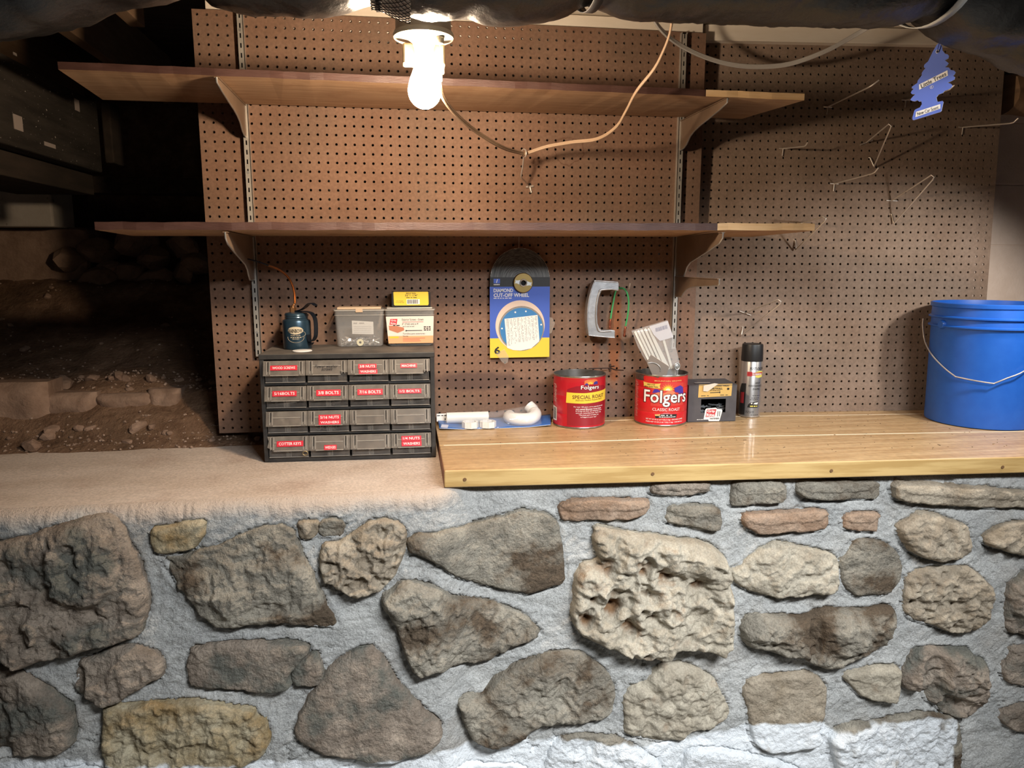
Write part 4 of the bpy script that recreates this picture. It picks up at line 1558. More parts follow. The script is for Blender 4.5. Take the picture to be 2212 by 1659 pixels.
mb = MB()
for quad in ([(405, 915), (730, 778), (742, 848), (413, 985)], [(398, 1275), (683, 1208), (688, 1268), (395, 1346)]):
    p = frm(quad)
    mb.add([(a, -.0016, b) for a, b in p], [(3, 2, 1, 0)])
mb.build('print_panel', WHITE, fs)
mb = MB()
fn = lambda a, b: (a, -.0019, b)
def frbox(cx, cy, w_, h_):
    (a, b), = frm([(cx, cy)])
    return (a - w_ / 2 * u_ / 6.38, b - h_ / 2 * u_ / 6.38, a + w_ / 2 * u_ / 6.38, b + h_ / 2 * u_ / 6.38)
mb.text('Little Trees', frbox(573, 882, 320, 58), fn, rot=math.radians(23), shear=.1, bold=.01)
mb.text('New Car Scent', frbox(540, 1276, 262, 46), fn, rot=math.radians(13.5))
mb.build('lettering', INK, fs)
mb = MB()
mb.text('R', frbox(562, 971, 16, 22), fn)
ring = [frm([(562 + 20 * math.cos(a), 971 + 20 * math.sin(a))])[0] for a in np.linspace(0, 6.283, 20)]
mb.tube([(a, -.0016, b) for a, b in ring], .0003, 4, cap=False)
# edge of the punched hole
ring = [frm([(592 + 15 * math.cos(a), 515 + 21 * math.sin(a))])[0] for a in np.linspace(0, 6.283, 20)]
mb.tube([(a, -.0015, b) for a, b in ring], .0005, 4, cap=False)
mb.build('registered_mark', WHITE, fs)
hole = frm([(592 + 13 * math.cos(a), 515 + 18 * math.sin(a)) for a in np.linspace(0, 6.28, 14)[:-1]])
MB().add([(a, -.0015, b) for a, b in hole], [tuple(range(13))]).build('punched_hole', SLOT, fs)
(ha, hb), = frm([(592, 500)])
(ka, kb), = frm([(615, 330)])
(ta, tb), = frm([(632, 70)])
mb = MB()
mb.tube([(ha, -.003, hb - .004), (ha + .001, -.004, hb + .004), (ka + .001, -.003, kb), (ta, -.002, tb), (ta + .0005, -.002, tb + .004)], .0006, 5)
mb.tube([(ha, .003, hb - .004), (ha - .001, .003, hb + .006), (ka - .001, .002, kb), (ta, .001, tb), (ta + .0005, .001, tb + .004)], .0006, 5)
mb.build('string', flat('navy_string', (.01, .012, .12), .8), fs)

# ==================================================================== HOOKS
HG = 'wire hooks on the pegboards'


def wire_hook(label, parts, r=.0023):
    """parts: list of point lists in world coordinates"""
    mb = MB()
    for p in parts:
        mb.tube(smooth_path(p, 6) if len(p) > 2 else p, r, 8)
    o = mb.build('peg_hook', ZINC, world=True, smooth=60)
    return tag(o, label, 'peg hook', HG)


def single(label, base, arm, tip, L=.11, pin=16, tee=9):
    b0 = rb_point(*base, .003)
    Yb = b0[1]
    pts = [b0, atY(arm[0], arm[1], Yb - L), atY(tip[0], tip[1], Yb - L - .012)]
    t1 = [rb_point(base[0] - tee, base[1] - .5, .003), rb_point(base[0] + tee, base[1] + .5, .003)]
    t2 = [b0, rb_point(base[0] - 2, base[1] + pin, .003)]
    mb = MB()
    m1, m2 = np.array(pts[0]), np.array(pts[1])
    mb.tube([m1, m1 * .5 + m2 * .5, m2 - (m2 - m1) * .06, m2 + (np.array(pts[2]) - m2) * .15, pts[2]], .0023, 8)
    mb.tube(t1, .0021, 8)
    mb.tube(t2, .0021, 8)
    o = mb.build('peg_hook', ZINC, world=True, smooth=60)
    return tag(o, label, 'peg hook', HG)


single('short straight peg hook, left of the others below the upper shelf end', (1692, 321), (1739, 316), (1745, 307), .09)
single('long straight peg hook just right of the upper shelf end', (1788, 231), (1880, 187), (1899, 173), .16)
single('straight peg hook partly behind the blue tree air freshener', (1957, 216), (2050, 195), (2062, 184), .15)
single('long straight peg hook reaching past the right edge of the pegboard', (2080, 275), (2188, 266), (2200, 255), .16)
single('straight peg hook with tip rising under the loop hook in the middle', (1802, 397), (1888, 374), (1898, 362), .14)


def loop(label, up0, up1, tip, low, lowtop, L=.13):
    a = rb_point(*up0, .003)
    b = rb_point(*up1, .003)
    c = (a + b) / 2
    Yb = c[1]
    T1 = atY(tip[0] - 5, tip[1] - 1, Yb - L)
    T2 = atY(tip[0] + 1, tip[1] + 3, Yb - L - .004)
    T3 = atY(tip[0] - 2, tip[1] + 9, Yb - L)
    lo = rb_point(*low, .008)
    lt = rb_point(*lowtop, .002)
    mb = MB()
    mb.tube([a, b], .0021, 8)
    mb.tube([c, c * .5 + T1 * .5, T1, T2, T3, T3 * .5 + lo * .5, lo], .0023, 8)
    mb.tube([lo, lt, rb_point(lowtop[0] - 6, lowtop[1] - 1, -.004)], .0023, 8)
    o = mb.build('peg_hook', ZINC, world=True, smooth=60)
    return tag(o, label, 'peg hook', HG)


loop('narrow wire loop hook below the blue tree air freshener', (1858, 313), (1885, 303), (1925, 269), (1888, 360), (1880, 341))
loop('largest wire loop hook, low at the right of the pegboard', (1914, 433), (1938, 434), (2017, 379), (1931, 483), (1926, 463), .15)
loop('wire loop hook beside the bare right end of the lower shelf', (1728, 483), (1742, 478), (1783, 469), (1719, 540), (1718, 519), .12)
loop('wire loop hook above the black capped spray can', (1597, 672), (1622, 681), (1686, 648), (1601, 725), (1605, 706), .13)
# hook carrying the cord
P0 = atY(1143, 406, -.002)
mb = MB()
mb.tube([atY(1136, 404, -.002), atY(1152, 402, -.002)], .0035, 8)
mb.tube([atY(1145, 404, -.002), atY(1148, 416, -.002)], .003, 8)
mb.tube(smooth_path([atY(1142, 403, -.004), atY(1134, 392, -.04), atY(1126, 382, -.075), atY(1129, 360, -.10), atY(1131, 340, -.118)], 6), .0021, 8)
lp = [atY(1132 + 5 * math.sin(a), 331 - 9 * math.cos(a), -.118 - .012 * math.sin(a)) for a in np.linspace(-2.6, 2.6, 14)]
mb.tube(lp, .0021, 8)
tag(mb.build('peg_hook', ZINC, world=True, smooth=60), 'bent wire hook holding up the tan cord', 'peg hook', HG)
# hook carrying the aluminium handle and green lead
mb = MB()
mb.tube([atY(1335, 624, -.001), atY(1352, 625, -.05), atY(1359, 624, -.075), atY(1361, 612, -.085)], .0023, 8)
mb.tube([atY(1335, 624, -.001), atY(1300, 622, -.045)], .0023, 8)
tag(mb.build('peg_hook', ZINC, world=True, smooth=60), 'wire hook carrying the aluminium handle and the green lead', 'peg hook', HG)
# hook low between the cans
mb = MB()
mb.tube([atY(1272, 796, -.05), atY(1318, 795, -.02), atY(1330, 799, -.05), atY(1347, 800, -.07)], .002, 8)
mb.tube([atY(1318, 786, -.004), atY(1318, 802, -.004)], .003, 8)
mb.tube([atY(1318, 792, -.004), atY(1328, 791, -.03)], .002, 8)
tag(mb.build('peg_hook', M('rusty_wire', (.09, .06, .05), .5, metal=.6), world=True, smooth=60), 'dark wire hook low on the pegboard between the red cans', 'peg hook', HG)

# ==================================================================== DRAWER CABINET
CW, CD, CH = .4575, .222, .2905
cab = thing('drawer_cabinet', 'black sixteen drawer parts cabinet with red tape labels on ledge', 'cabinet', (.1535, -.2315, LEDGE_Z + .001), -.030)
CABM = M('cabinet_charcoal', (.022, .020, .019), .55, col2=(.045, .042, .038), scale=24, bump=.1, dirt=(.075, .065, .055), dscale=14, dpos=(.58, .8))
CABTOP = M('cabinet_dusty_top', (.06, .052, .045), .7, col2=(.16, .135, .11), scale=10, dirt=(.22, .19, .16), dscale=7, dpos=(.55, .75))
mb = MB()
rows_ = [(.0125 + (3 - r) * .0676, .0125 + (3 - r) * .0676 + .0581) for r in range(4)]
fl, fr_ = .0115, .0115
cw = (CW - fl - fr_) / 4
mb.box(0, fl, 0, CD, 0, CH - .0145)
mb.box(CW - fr_, CW, 0, CD, 0, CH - .0145)
mb.box(0, CW, CD - .003, CD, 0, CH - .0145)
mb.build('side_frame', CABM, cab, bevel=.0015)
mb = MB().box(-.001, CW + .001, -.002, CD, CH - .0145, CH, 0, {1: 1})
mb.build('top', [CABM, CABTOP], cab, bevel=.002)
mb = MB()
mb.box(fl, CW - fr_, 0, CD - .003, 0, .0115)
for r in range(3):
    z_ = rows_[r][0]
    mb.box(fl, CW - fr_, 0, CD - .003, z_ - .008, z_ - .001)
mb.build('rail', CABM, cab)
mb = MB()
for c in range(1, 4):
    mb.box(fl + c * cw - .0006, fl + c * cw + .0006, .01, CD - .003, .0115, CH - .0145)
mb.build('divider', CABM, cab)
CLEAR = M('dusty_clear_plastic', (.34, .30, .25), .30, alpha=.40, col2=(.22, .19, .16), scale=40, coat=.35)
CLEARL = M('drawer_plastic', (.10, .09, .08), .3, alpha=.45, col2=(.2, .18, .16), scale=30)
EDGEP = M('plastic_edge', (.50, .46, .40), .3, alpha=.8)
PLATE = M('label_plate', (.30, .25, .20), .4, alpha=.45, col2=(.17, .145, .12), scale=60, dirt=(.42, .37, .3), dscale=70, dpos=(.6, .8))
REDTAPE = flat('red_tape', (.62, .022, .04), .4)
TAPES = {(0, 0): [('WOOD SCREWS', 200, 240, 515, 292)], (0, 2): [('3/8 NUTS', 1225, 232, 1440, 283), ('WASHERS', 1232, 290, 1450, 338)], (0, 3): [('MACHINE', 1715, 232, 1905, 280)],
         (1, 0): [('5/16BOLTS', 210, 533, 495, 592)], (1, 1): [('3/8 BOLTS', 720, 530, 1010, 595)], (1, 2): [('7/16 BOLTS', 1205, 527, 1505, 590)], (1, 3): [('1/2 BOLTS', 1680, 522, 1950, 572)],
         (2, 1): [('5/16 NUTS', 735, 806, 1000, 862), ('WASHERS', 738, 864, 1000, 912)],
         (3, 0): [('COTTER KEYS', 230, 1100, 545, 1160)], (3, 1): [('WEDGES', 790, 1143, 940, 1195)], (3, 3): [('1/4 NUTS', 1705, 1052, 1938, 1106), ('WASHERS', 1707, 1110, 1940, 1165)]}
CX0 = [120, 612, 1105, 1590]
CXW = [485, 485, 478, 462]
RY0 = [[192, 190, 186, 184], [486, 484, 480, 470], [770, 762, 752, 745], [1050, 1040, 1030, 1022]]
for r in range(4):
    for c in range(4):
        x0 = fl + c * cw + .0012
        x1 = fl + (c + 1) * cw - .0012
        z0_, z1_ = rows_[r]
        out_ = random.uniform(0, .004)
        w_ = x1 - x0
        hgt = z1_ - z0_
        mb = MB()
        # tray
        mb.box(.002, w_ - .002, -.002, .15, 0, .0012)
        mb.box(.002, .0035, -.002, .15, 0, hgt * .85)
        mb.box(w_ - .0035, w_ - .002, -.002, .15, 0, hgt * .85)
        mb.box(.002, w_ - .002, -.0035, -.002, 0, hgt * .98)
        d = mb.build('drawer', CLEARL, cab, loc=(x0, -out_, z0_))
        # sloped pull with the label pocket
        lean = .010 + random.uniform(0, .004)
        zt, zb = hgt * 1.0, hgt * .345
        def PL(a, b, off=0.0, zt=zt, zb=zb, lean=lean, w_=w_):
            v = (zt - b) / (zt - zb)
            return (a, -.0045 - lean * v - off, b)
        mb = MB()
        dx = random.uniform(-.002, .001)
        e0, e1 = -.0008, w_ + .0004
        if (r, c) in ((0, 1), (0, 3)):
            poly_ = [(e0, zb), (w_ * .80, zb), (w_ * .82, zb + .010), (w_ * .9, zb + .007), (e1, zb - .006 + .012), (e1, zt), (e0, zt)]
        elif (r, c) == (3, 0):
            poly_ = [(e0, zb + .010), (w_ * .12, zb + .004), (w_ * .15, zb - .002), (e1, zb - .001), (e1, zt), (e0, zt), (e0 + .004, zt - .012)]
        else:
            poly_ = [(e0, zb), (e1, zb), (e1, zt), (e0, zt)]
        Vf = [PL(a, b) for a, b in poly_]
        Vb = [PL(a, b, -.0014) for a, b in poly_]
        n_ = len(poly_)
        mb.add(Vf + Vb, [tuple(range(n_)), tuple(range(2 * n_ - 1, n_ - 1, -1))] + [(i, n_ + i, n_ + (i + 1) % n_, (i + 1) % n_) for i in range(n_)])
        mb.build('pull', CLEAR, d)
        # pocket: two ribbed sides and the label window
        mb = MB()
        for sgn in (0, 1):
            xa = w_ * (.075 if not sgn else .865)
            for dx_ in (0, .0075):
                p0 = [(xa + dx_, zb + .004), (xa + dx_ + .0012, zb + .004), (xa + dx_ + .0012, zt - .002), (xa + dx_, zt - .002)]
                Vf = [PL(a, b, .0016) for a, b in p0] + [PL(a, b) for a, b in p0]
                mb.add(Vf, [(0, 1, 2, 3), (0, 4, 5, 1), (2, 6, 7, 3), (0, 3, 7, 4), (1, 5, 6, 2)])
        for b in (zb + .0005, zt - .0165 if r != 0 else zt - .014):
            p0 = [(w_ * .16, b), (w_ * .84, b), (w_ * .84, b + .0010), (w_ * .16, b + .0010)]
            Vf = [PL(a, bb, .0016) for a, bb in p0] + [PL(a, bb) for a, bb in p0]
            mb.add(Vf, [(0, 1, 2, 3), (0, 4, 5, 1), (2, 6, 7, 3)])
        for q_ in (-.006, -.003, 0, .003, .006):
            mb.box(w_ * .5 + q_ - .0003, w_ * .5 + q_ + .0003, -.0042, -.0035, .002, zb)
        mb.box(.002, w_ - .002, -.0046, -.0034, 0, .0012)
        mb.build('pocket_rim', EDGEP, d)
        mb = MB()
        for xa in (w_ * .095, w_ * .885):
            p0 = [(xa, zb + .011), (xa + .0022, zb + .011), (xa + .0022, zt - .003), (xa, zt - .003)]
            mb.add([PL(a, b, .0004) for a, b in p0], [(0, 1, 2, 3)])
        mb.build('groove', SLOT, d)
        mb = MB()
        p0 = [(w_ * .16, zb + .001), (w_ * .84, zb + .001), (w_ * .84, zt - .013), (w_ * .16, zt - .013)]
        mb.add([PL(a, b, .0006) for a, b in p0], [(0, 1, 2, 3)])
        mb.build('card_window', PLATE, d)
        U = w_ / CXW[c]
        def cpx(a, b, c=c, r=r, U=U, hgt=hgt):
            return (a - CX0[c]) * U, hgt - (b - RY0[r][c]) / 245 * hgt
        if (r, c) in TAPES:
            mt_, ml_ = MB(), MB()
            for (s_, a0, b0, a1, b1) in TAPES[(r, c)]:
                xa, zb1 = cpx(a0, b1)
                xb, zt1 = cpx(a1, b0)
                p0 = [(xa, zb1), (xb, zb1), (xb, zt1), (xa, zt1)]
                Vf = [PL(a, b, .0022) for a, b in p0] + [PL(a, b, .0012) for a, b in p0]
                mt_.add(Vf, [(0, 1, 2, 3), (0, 4, 5, 1), (1, 5, 6, 2), (2, 6, 7, 3), (3, 7, 4, 0)])
                ml_.text(s_, (xa + (xb - xa) * .08, zb1 + (zt1 - zb1) * .26, xb - (xb - xa) * .08, zb1 + (zt1 - zb1) * .78), lambda a, b: PL(a, b, .0026), bold=.012)
            mt_.build('tape_label', REDTAPE, d)
            ml_.build('lettering', WHITE, d)
        if (r, c) == (0, 1):
            ml_ = MB()
            for s_, a0, b0, a1, b1 in (('Power washer', 715, 236, 990, 268), ('screws', 795, 276, 925, 300)):
                xa, zb1 = cpx(a0, b1)
                xb, zt1 = cpx(a1, b0)
                ml_.text(s_, (xa, zb1, xb, zt1), lambda a, b: PL(a, b, .0026), shear=.35)
            ml_.build('lettering', INK, d)

# loose hardware that shows in the lower gaps of some drawers
cabM = Matrix.Translation(Vector(cab.location)) @ Matrix.Rotation(cab.rotation_euler[2], 4, 'Z')


def in_cab(x, y, z):
    return cabM @ Vector((x, y, z))


def hexnut(r, R, h):
    mb = MB()
    n = 6
    o_ = [(R * math.cos(a), R * math.sin(a)) for a in np.linspace(0, 6.2832, 13)[:-1]]
    o_ = [((R if k % 2 == 0 else R * .866) * math.cos(k * math.pi / 6), (R if k % 2 == 0 else R * .866) * math.sin(k * math.pi / 6)) for k in range(12)]
    i_ = [(r * math.cos(k * math.pi / 6), r * math.sin(k * math.pi / 6)) for k in range(12)]
    V = [(a, b, 0) for a, b in o_] + [(a, b, 0) for a, b in i_] + [(a, b, h) for a, b in o_] + [(a, b, h) for a, b in i_]
    F = []
    for k in range(12):
        j = (k + 1) % 12
        F += [(k, j, 24 + j, 24 + k), (12 + k, 36 + k, 36 + j, 12 + j), (24 + k, 24 + j, 36 + j, 36 + k), (k, 12 + k, 12 + j, j)]
    return mb.add(V, F)


for k, fx_ in enumerate((.22, .36, .60)):
    P = in_cab(fl + cw + cw * fx_ + .002, .0065, rows_[2][0] + .0095)
    ob = hexnut(.0042, .0072, .006).build('hex_nut', GALV, loc=P, rot=(math.pi / 2, 0, -.03))
    tag(ob, ['leftmost hex nut showing in the third row second drawer', 'middle hex nut showing in the third row second drawer', 'rightmost hex nut showing in the third row second drawer'][k], 'nut', 'hex nuts in a drawer')


def bolt(P, L, yaw, label, r=.003):
    mb = MB()
    mb.tube([(0, 0, 0), (L, 0, 0)], r, 10)
    mb.tube([(-.005, 0, 0), (0, 0, 0)], r * 1.9, 6)
    ob = mb.build('bolt', GALV, loc=P, rot=(0, 0, yaw), smooth=40)
    tag(ob, label, 'bolt', 'bolts in the drawers')


bolt(in_cab(fl + cw * .26, .010, rows_[1][0] + .0075), .05, .35, 'long bolt lying in the first drawer of the second row')
bolt(in_cab(fl + cw + cw * .62, .012, rows_[1][0] + .0075), .018, .5, 'short bolt lying in the second drawer of the second row')
bolt(in_cab(fl + cw * .40, .010, rows_[0][0] + .0075), .022, 1.0, 'left screw shank lying in the top left drawer', .0022)
bolt(in_cab(fl + cw * .68, .010, rows_[0][0] + .0075), .020, 1.9, 'right screw shank lying in the top left drawer', .0022)
bolt(in_cab(fl + 3 * cw + cw * .60, .010, rows_[1][0] + .0075), .028, .4, 'bolt lying in the last drawer of the second row')
rg = [(.0065 * math.cos(a), 0, .0055 * math.sin(a)) for a in np.linspace(0, 6.283, 20)]
mb = MB().tube(rg, .0009, 6, cap=False)
ob = mb.build('cotter_ring', M('brass_wire', (.65, .5, .25), .35, metal=.9), loc=in_cab(fl + cw * .91, -.018, rows_[3][0] + .013), rot=(0, 0, 0), smooth=60)
tag(ob, 'small brass ring poking out below the bottom left drawer pull', 'ring')

# disc on the cabinet top
CT = LEDGE_Z + .001 + CH + .0005
P = atZ(649, 762, CT)
ob = MB().lathe([(0, .0025), (.024, .0025), (.026, .0015), (.026, 0), (0, 0)], 36).build('plastic_disc', WHITE, loc=(float(P[0]), -.175, CT), smooth=40)
tag(ob, 'thin white plastic disc lying on the cabinet before the oil can', 'disc')

# ==================================================================== OIL CAN
P = atY(643, 748, -.105)
oc = thing('oil_can', 'blue pump oil can with curved brass spout on the cabinet', 'oil can', (float(P[0]), -.105, CT))
OILB = M('oil_can_blue', (.018, .050, .085), .3, metal=.5, col2=(.045, .085, .12), scale=18, stretch=(1, 1, .3), coat=.3)
OILD = M('oil_can_dark', (.010, .014, .022), .35, metal=.4)
BRASS = M('brass', (.52, .27, .12), .35, metal=.9)
s_ = .0385
prof = [(0, .0005), (s_ * .95, 0), (s_, .003), (s_, .074), (s_ * .96, .079), (s_ * .84, .0815), (s_ * .80, .084), (s_ * .83, .087), (s_ * .80, .090), (s_ * .83, .093), (s_ * .80, .096), (s_ * .74, .099), (.014, .102), (0, .1025)]
MB().lathe(prof, 48).build('body', OILB, oc, smooth=40)
# hex brass nut and coil spout
hx = [(.0075 * math.cos(k * math.pi / 3), .0075 * math.sin(k * math.pi / 3)) for k in range(6)]
nx_ = -.008
mb = MB()
mb.add([(a * 1.25 + nx_, b * 1.25, .1015) for a, b in hx] + [(a * 1.25 + nx_, b * 1.25, .114) for a, b in hx], [(k, (k + 1) % 6, 6 + (k + 1) % 6, 6 + k) for k in range(6)] + [tuple(range(6, 12))])
mb.lathe([(.006, .114), (.006, .119), (.0035, .120)], 12, (nx_, 0, 0))
mb.build('spout_nut', BRASS, oc)
sp = [(637, 655), (636, 635), (632, 618), (624, 601), (612, 589), (597, 580), (580, 573.5)]
pts = smooth_path([atY(a, b, -.105) - np.array(oc.location) for a, b in sp], 10)
pts = np.vstack([[nx_, 0, .118], pts])
rad = [.0032 + (.0007 if k % 2 else 0) for k in range(len(pts))]
# dense ribs
dense = []
for i in range(len(pts) - 1):
    for t_ in np.linspace(0, 1, 4, endpoint=False):
        dense.append(pts[i] * (1 - t_) + pts[i + 1] * t_)
rad = np.where(np.arange(len(dense)) % 2 == 0, .0036, .0027)
MB().tube(dense, rad, 10).build('coil_spout', BRASS, oc)
pts2 = [atY(a, b, -.105) - np.array(oc.location) for a, b in [(580, 573.5), (560, 566), (545, 562), (530, 558)]]
MB().tube(smooth_path(pts2, 6), .0016, 8).build('spout_tip', OILD, oc, smooth=60)
# strap handle and lever
def strap(path, w_, th_, name, mat):
    mb = MB()
    P_ = smooth_path(path, 8)
    T_ = np.gradient(P_, axis=0)
    T_ /= np.linalg.norm(T_, axis=1)[:, None]
    Nn = np.stack([-T_[:, 2], 0 * T_[:, 0], T_[:, 0]], 1)
    V = []
    for p, n in zip(P_, Nn):
        V += [p + n * th_ / 2 + np.array([0, -w_ / 2, 0]), p + n * th_ / 2 + np.array([0, w_ / 2, 0]), p - n * th_ / 2 + np.array([0, w_ / 2, 0]), p - n * th_ / 2 + np.array([0, -w_ / 2, 0])]
    F = []
    for i in range(len(P_) - 1):
        for k in range(4):
            F.append((i * 4 + k, i * 4 + (k + 1) % 4, i * 4 + 4 + (k + 1) % 4, i * 4 + 4 + k))
    F += [(3, 2, 1, 0), tuple(len(V) - 4 + k for k in range(4))]
    return mb.add(V, F).build(name, mat, oc, smooth=40, rot=(0, 0, -.55))


strap([(.0, 0, .1035), (.022, 0, .104), (.040, 0, .103), (.055, 0, .098), (.064, 0, .083), (.0655, 0, .06), (.063, 0, .036), (.054, 0, .024), (.045, 0, .022), (.040, 0, .027), (.0385, 0, .040)], .016, .0018, 'handle', OILD)
strap([(.040, 0, .018), (.046, 0, .012), (.052, 0, .018)], .012, .0018, 'handle_foot', OILD)
strap([(-.002, 0, .104), (.018, 0, .108), (.032, 0, .115), (.044, 0, .124), (.056, 0, .127), (.068, 0, .121)], .016, .0018, 'pump_lever', OILD)


def cyl_fn(R, cz=0.0, a0=-math.pi / 2, eps=.0004):
    def fn_(a, b):
        t_ = a0 + a / R
        return ((R + eps) * math.cos(t_), (R + eps) * math.sin(t_), b + cz)
    return fn_


# camera sees the can from slightly left of its axis: aim the label that way
def facing(root_loc):
    v = CAM - np.array(root_loc)
    return math.atan2(v[1], v[0])


af = facing(oc.location)
fo = cyl_fn(s_, a0=af)
CREAM = flat('label_cream', (.62, .52, .36), .5)
mb = MB().fill([(-.004 + .021 * math.cos(t_), .053 + .0105 * math.sin(t_)) for t_ in np.linspace(0, 6.283, 40)[:-1]], .003, fo)
mb.build('oval_label', CREAM, oc, smooth=180)
mb = MB()
fo2 = cyl_fn(s_, a0=af, eps=.0010)
mb.text('RAINBOW', (-.0225, .0465, .0145, .0570), fo2, bold=.02)
mb.build('lettering', INK, oc)
mb = MB()
fo3 = cyl_fn(s_, a0=af, eps=.0006)
mb.text('PUMP OILER', (-.017, .0375, .009, .0412), fo3)
mb.bars((-.018, .0330, .010, .0350), fo3, 5)
mb.bars((-.013, .0290, .005, .0306), fo3, 4)
for ring_ in ([(-.004 + .0225 * math.cos(t_), .034 + .0115 * math.sin(t_) * (1.0 if math.sin(t_) > 0 else 1.25)) for t_ in np.linspace(-3.3, .16, 30)],
              [(-.001 + .0245 * math.cos(t_), .043 + .010 * math.sin(t_)) for t_ in np.linspace(-1.2, 1.2, 16)]):
    mb.tube([fo3(a, b) for a, b in ring_], .00035, 4)
mb.build('fine_print', CREAM, oc)

# ==================================================================== BINS ON THE CABINET
CLBOX = M('clear_box_plastic', (.50, .49, .47), .22, alpha=.20, coat=.4)
CLEDGE = M('clear_box_rim', (.55, .52, .47), .25, alpha=.6)
LIDTAN = M('lid_tan', (.58, .42, .28), .4)


def tapered_tub(name, label, cat, xc, yf, wt_, wb_, h_, dep, group=None):
    t = thing(name, label, cat, (xc, yf + dep / 2, CT), group=group)
    th_ = .0015

    def ring(z, inset):
        f = z / h_
        w2 = (wb_ + (wt_ - wb_) * f) / 2 - inset
        d2 = (dep * (.93 + .07 * f)) / 2 - inset
        c_ = .008
        pts = []
        for sx, sy, a0 in ((1, -1, -90), (1, 1, 0), (-1, 1, 90), (-1, -1, 180)):
            for k in range(4):
                a = math.radians(a0 + k * 30)
                pts.append((sx * (w2 - c_) + c_ * math.cos(a), sy * (d2 - c_) + c_ * math.sin(a), z))
        return pts
    mb = MB()
    zs = [0.0005, .004, h_ * .5, h_]
    R_ = [ring(z, .003 if i == 0 else 0) for i, z in enumerate(zs)] + [ring(h_, th_), ring(.002, th_ + .002)]
    V = sum(R_, [])
    F = []
    for i in range(len(R_) - 1):
        for k in range(16):
            F.append((i * 16 + k, i * 16 + (k + 1) % 16, (i + 1) * 16 + (k + 1) % 16, (i + 1) * 16 + k))
    F += [tuple(range(15, -1, -1)), tuple(len(V) - 16 + k for k in range(16))]
    mb.add(V, F)
    mb.build('tub', CLBOX, t, smooth=40)
    mb = MB()
    ra, rb_ = ring(h_ - .004, -.0018), ring(h_, -.0018)
    mb.add(ra + rb_ + ring(h_, .002), [(k, (k + 1) % 16, 16 + (k + 1) % 16, 16 + k) for k in range(16)] + [(16 + k, 16 + (k + 1) % 16, 32 + (k + 1) % 16, 32 + k) for k in range(16)])
    ra, rb_ = ring(h_ * .845, -.0012), ring(h_ * .86, -.0012)
    mb.add(ra + rb_, [(k, (k + 1) % 16, 16 + (k + 1) % 16, 16 + k) for k in range(16)])
    mb.build('rim', CLEDGE, t, smooth=40)
    return t


a, b = atY(724, 752, -.10), atY(832, 752, -.10)
wt_ = b[0] - a[0]
t = tapered_tub('hinged_bin', 'clear plastic bin of bolts with a paper card inside', 'bin', (a[0] + b[0]) / 2, -.10, wt_, wt_ * .92, .106, .085)
mb = MB().box(-wt_ * .44, wt_ * .44, -.038, .038, .106, .112)
mb.build('lid', LIDTAN, t, bevel=.002)
MB().box(-.010, .010, -.0445, -.0405, .098, .107).build('latch', LIDTAN, t, bevel=.001)
bin_loc = np.array(t.location)
# card and hardware inside: things of their own
mb = MB()
mb.hexa([(-.026, 0, 0), (.034, 0, -.002), (.034, .001, -.002), (-.026, .001, 0), (-.026, 0, .038), (.034, 0, .034), (.034, .001, .034), (-.026, .001, .038)])
card = thing('paper_card', 'white paper card standing inside the clear bolt bin', 'card', tuple(bin_loc + np.array([.004, -.026, .036])))
mb.build('card', WHITE, card)
mb = MB()
for x_0, n_w in ((-.022, 3), (-.006, 4)):
    mb.tube([(x_0 + t_ * .0011, -.0006, .030 + .0022 * math.sin(t_ * 1.9 + x_0 * 90)) for t_ in np.linspace(0, n_w * 3.2, 26)], .0003, 4)
for k in range(4):
    mb.box(-.022, .028, -.0006, -.0003, .004 + k * .0055, .0043 + k * .0055)
mb.build('lettering', INK, card)
mb = MB()
for k in range(70):
    x = random.uniform(-.052, .052)
    y = random.uniform(-.034, .03)
    z = .004 + random.random() ** 1.5 * .020
    a = random.uniform(0, 6.28)
    l_ = random.uniform(.004, .012)
    e = random.uniform(-.4, .4)
    d_ = np.array([math.cos(a) * math.cos(e), math.sin(a) * math.cos(e), math.sin(e)]) * l_
    mb.tube([np.array([x, y, z]) - d_, np.array([x, y, z]) + d_], random.uniform(.0014, .003), 6)
    if random.random() < .5:
        mb.tube([np.array([x, y, z]) + d_, np.array([x, y, z]) + d_ * 1.4], .0055, 6)
ob = mb.build('bolt_pile', M('bright_zinc', (.85, .83, .80), .25, metal=.8), loc=tuple(bin_loc + np.array([0, 0, .001])), kind='stuff')
tag(ob, 'heap of bright bolts and nuts in the clear bin', 'bolts')
ob = MB().lathe([(.0035, -.001), (.0095, -.0012), (.0100, 0), (.0095, .0012), (.0035, .001), (.0035, -.001)], 32).build('washer', M('cream_nylon', (.72, .68, .48), .4), loc=tuple(bin_loc + np.array([0.0, -.0385, .0125])), rot=(math.pi / 2, 0, 0), smooth=40)
tag(ob, 'cream nylon washer upright against the clear bin front', 'washer')

a, b = atY(833, 752, -.10), atY(940, 752, -.10)
wt2 = b[0] - a[0]
t = tapered_tub('screw_tub', 'clear plastic screw tub with a white and orange paper label', 'tub', (a[0] + b[0]) / 2, -.10, wt2, wt2 * .90, .106, .085)
tub_loc = np.array(t.location)
MB().box(-wt2 * .46, wt2 * .46, -.040, .040, .106, .1105).build('lid', CLEDGE, t, bevel=.002)
# label read from crop: x 1560..2100, y 775..1085 (crop 5.267 px per pixel)
LBL = M('tub_label', (.76, .68, .60), .5)
LU = wt2 / 565.0


def lb(x, y):
    return ((x - 1832) * LU, (1120 - y) * LU)


def lfn(off):
    return lambda a, b: (a, -.0440 - off - (b / .106) * .0016, b)


def quadz(mb, p, fn_, mi=0):
    mb.add([fn_(*q_) for q_ in p], [tuple(range(len(p)))], mi)


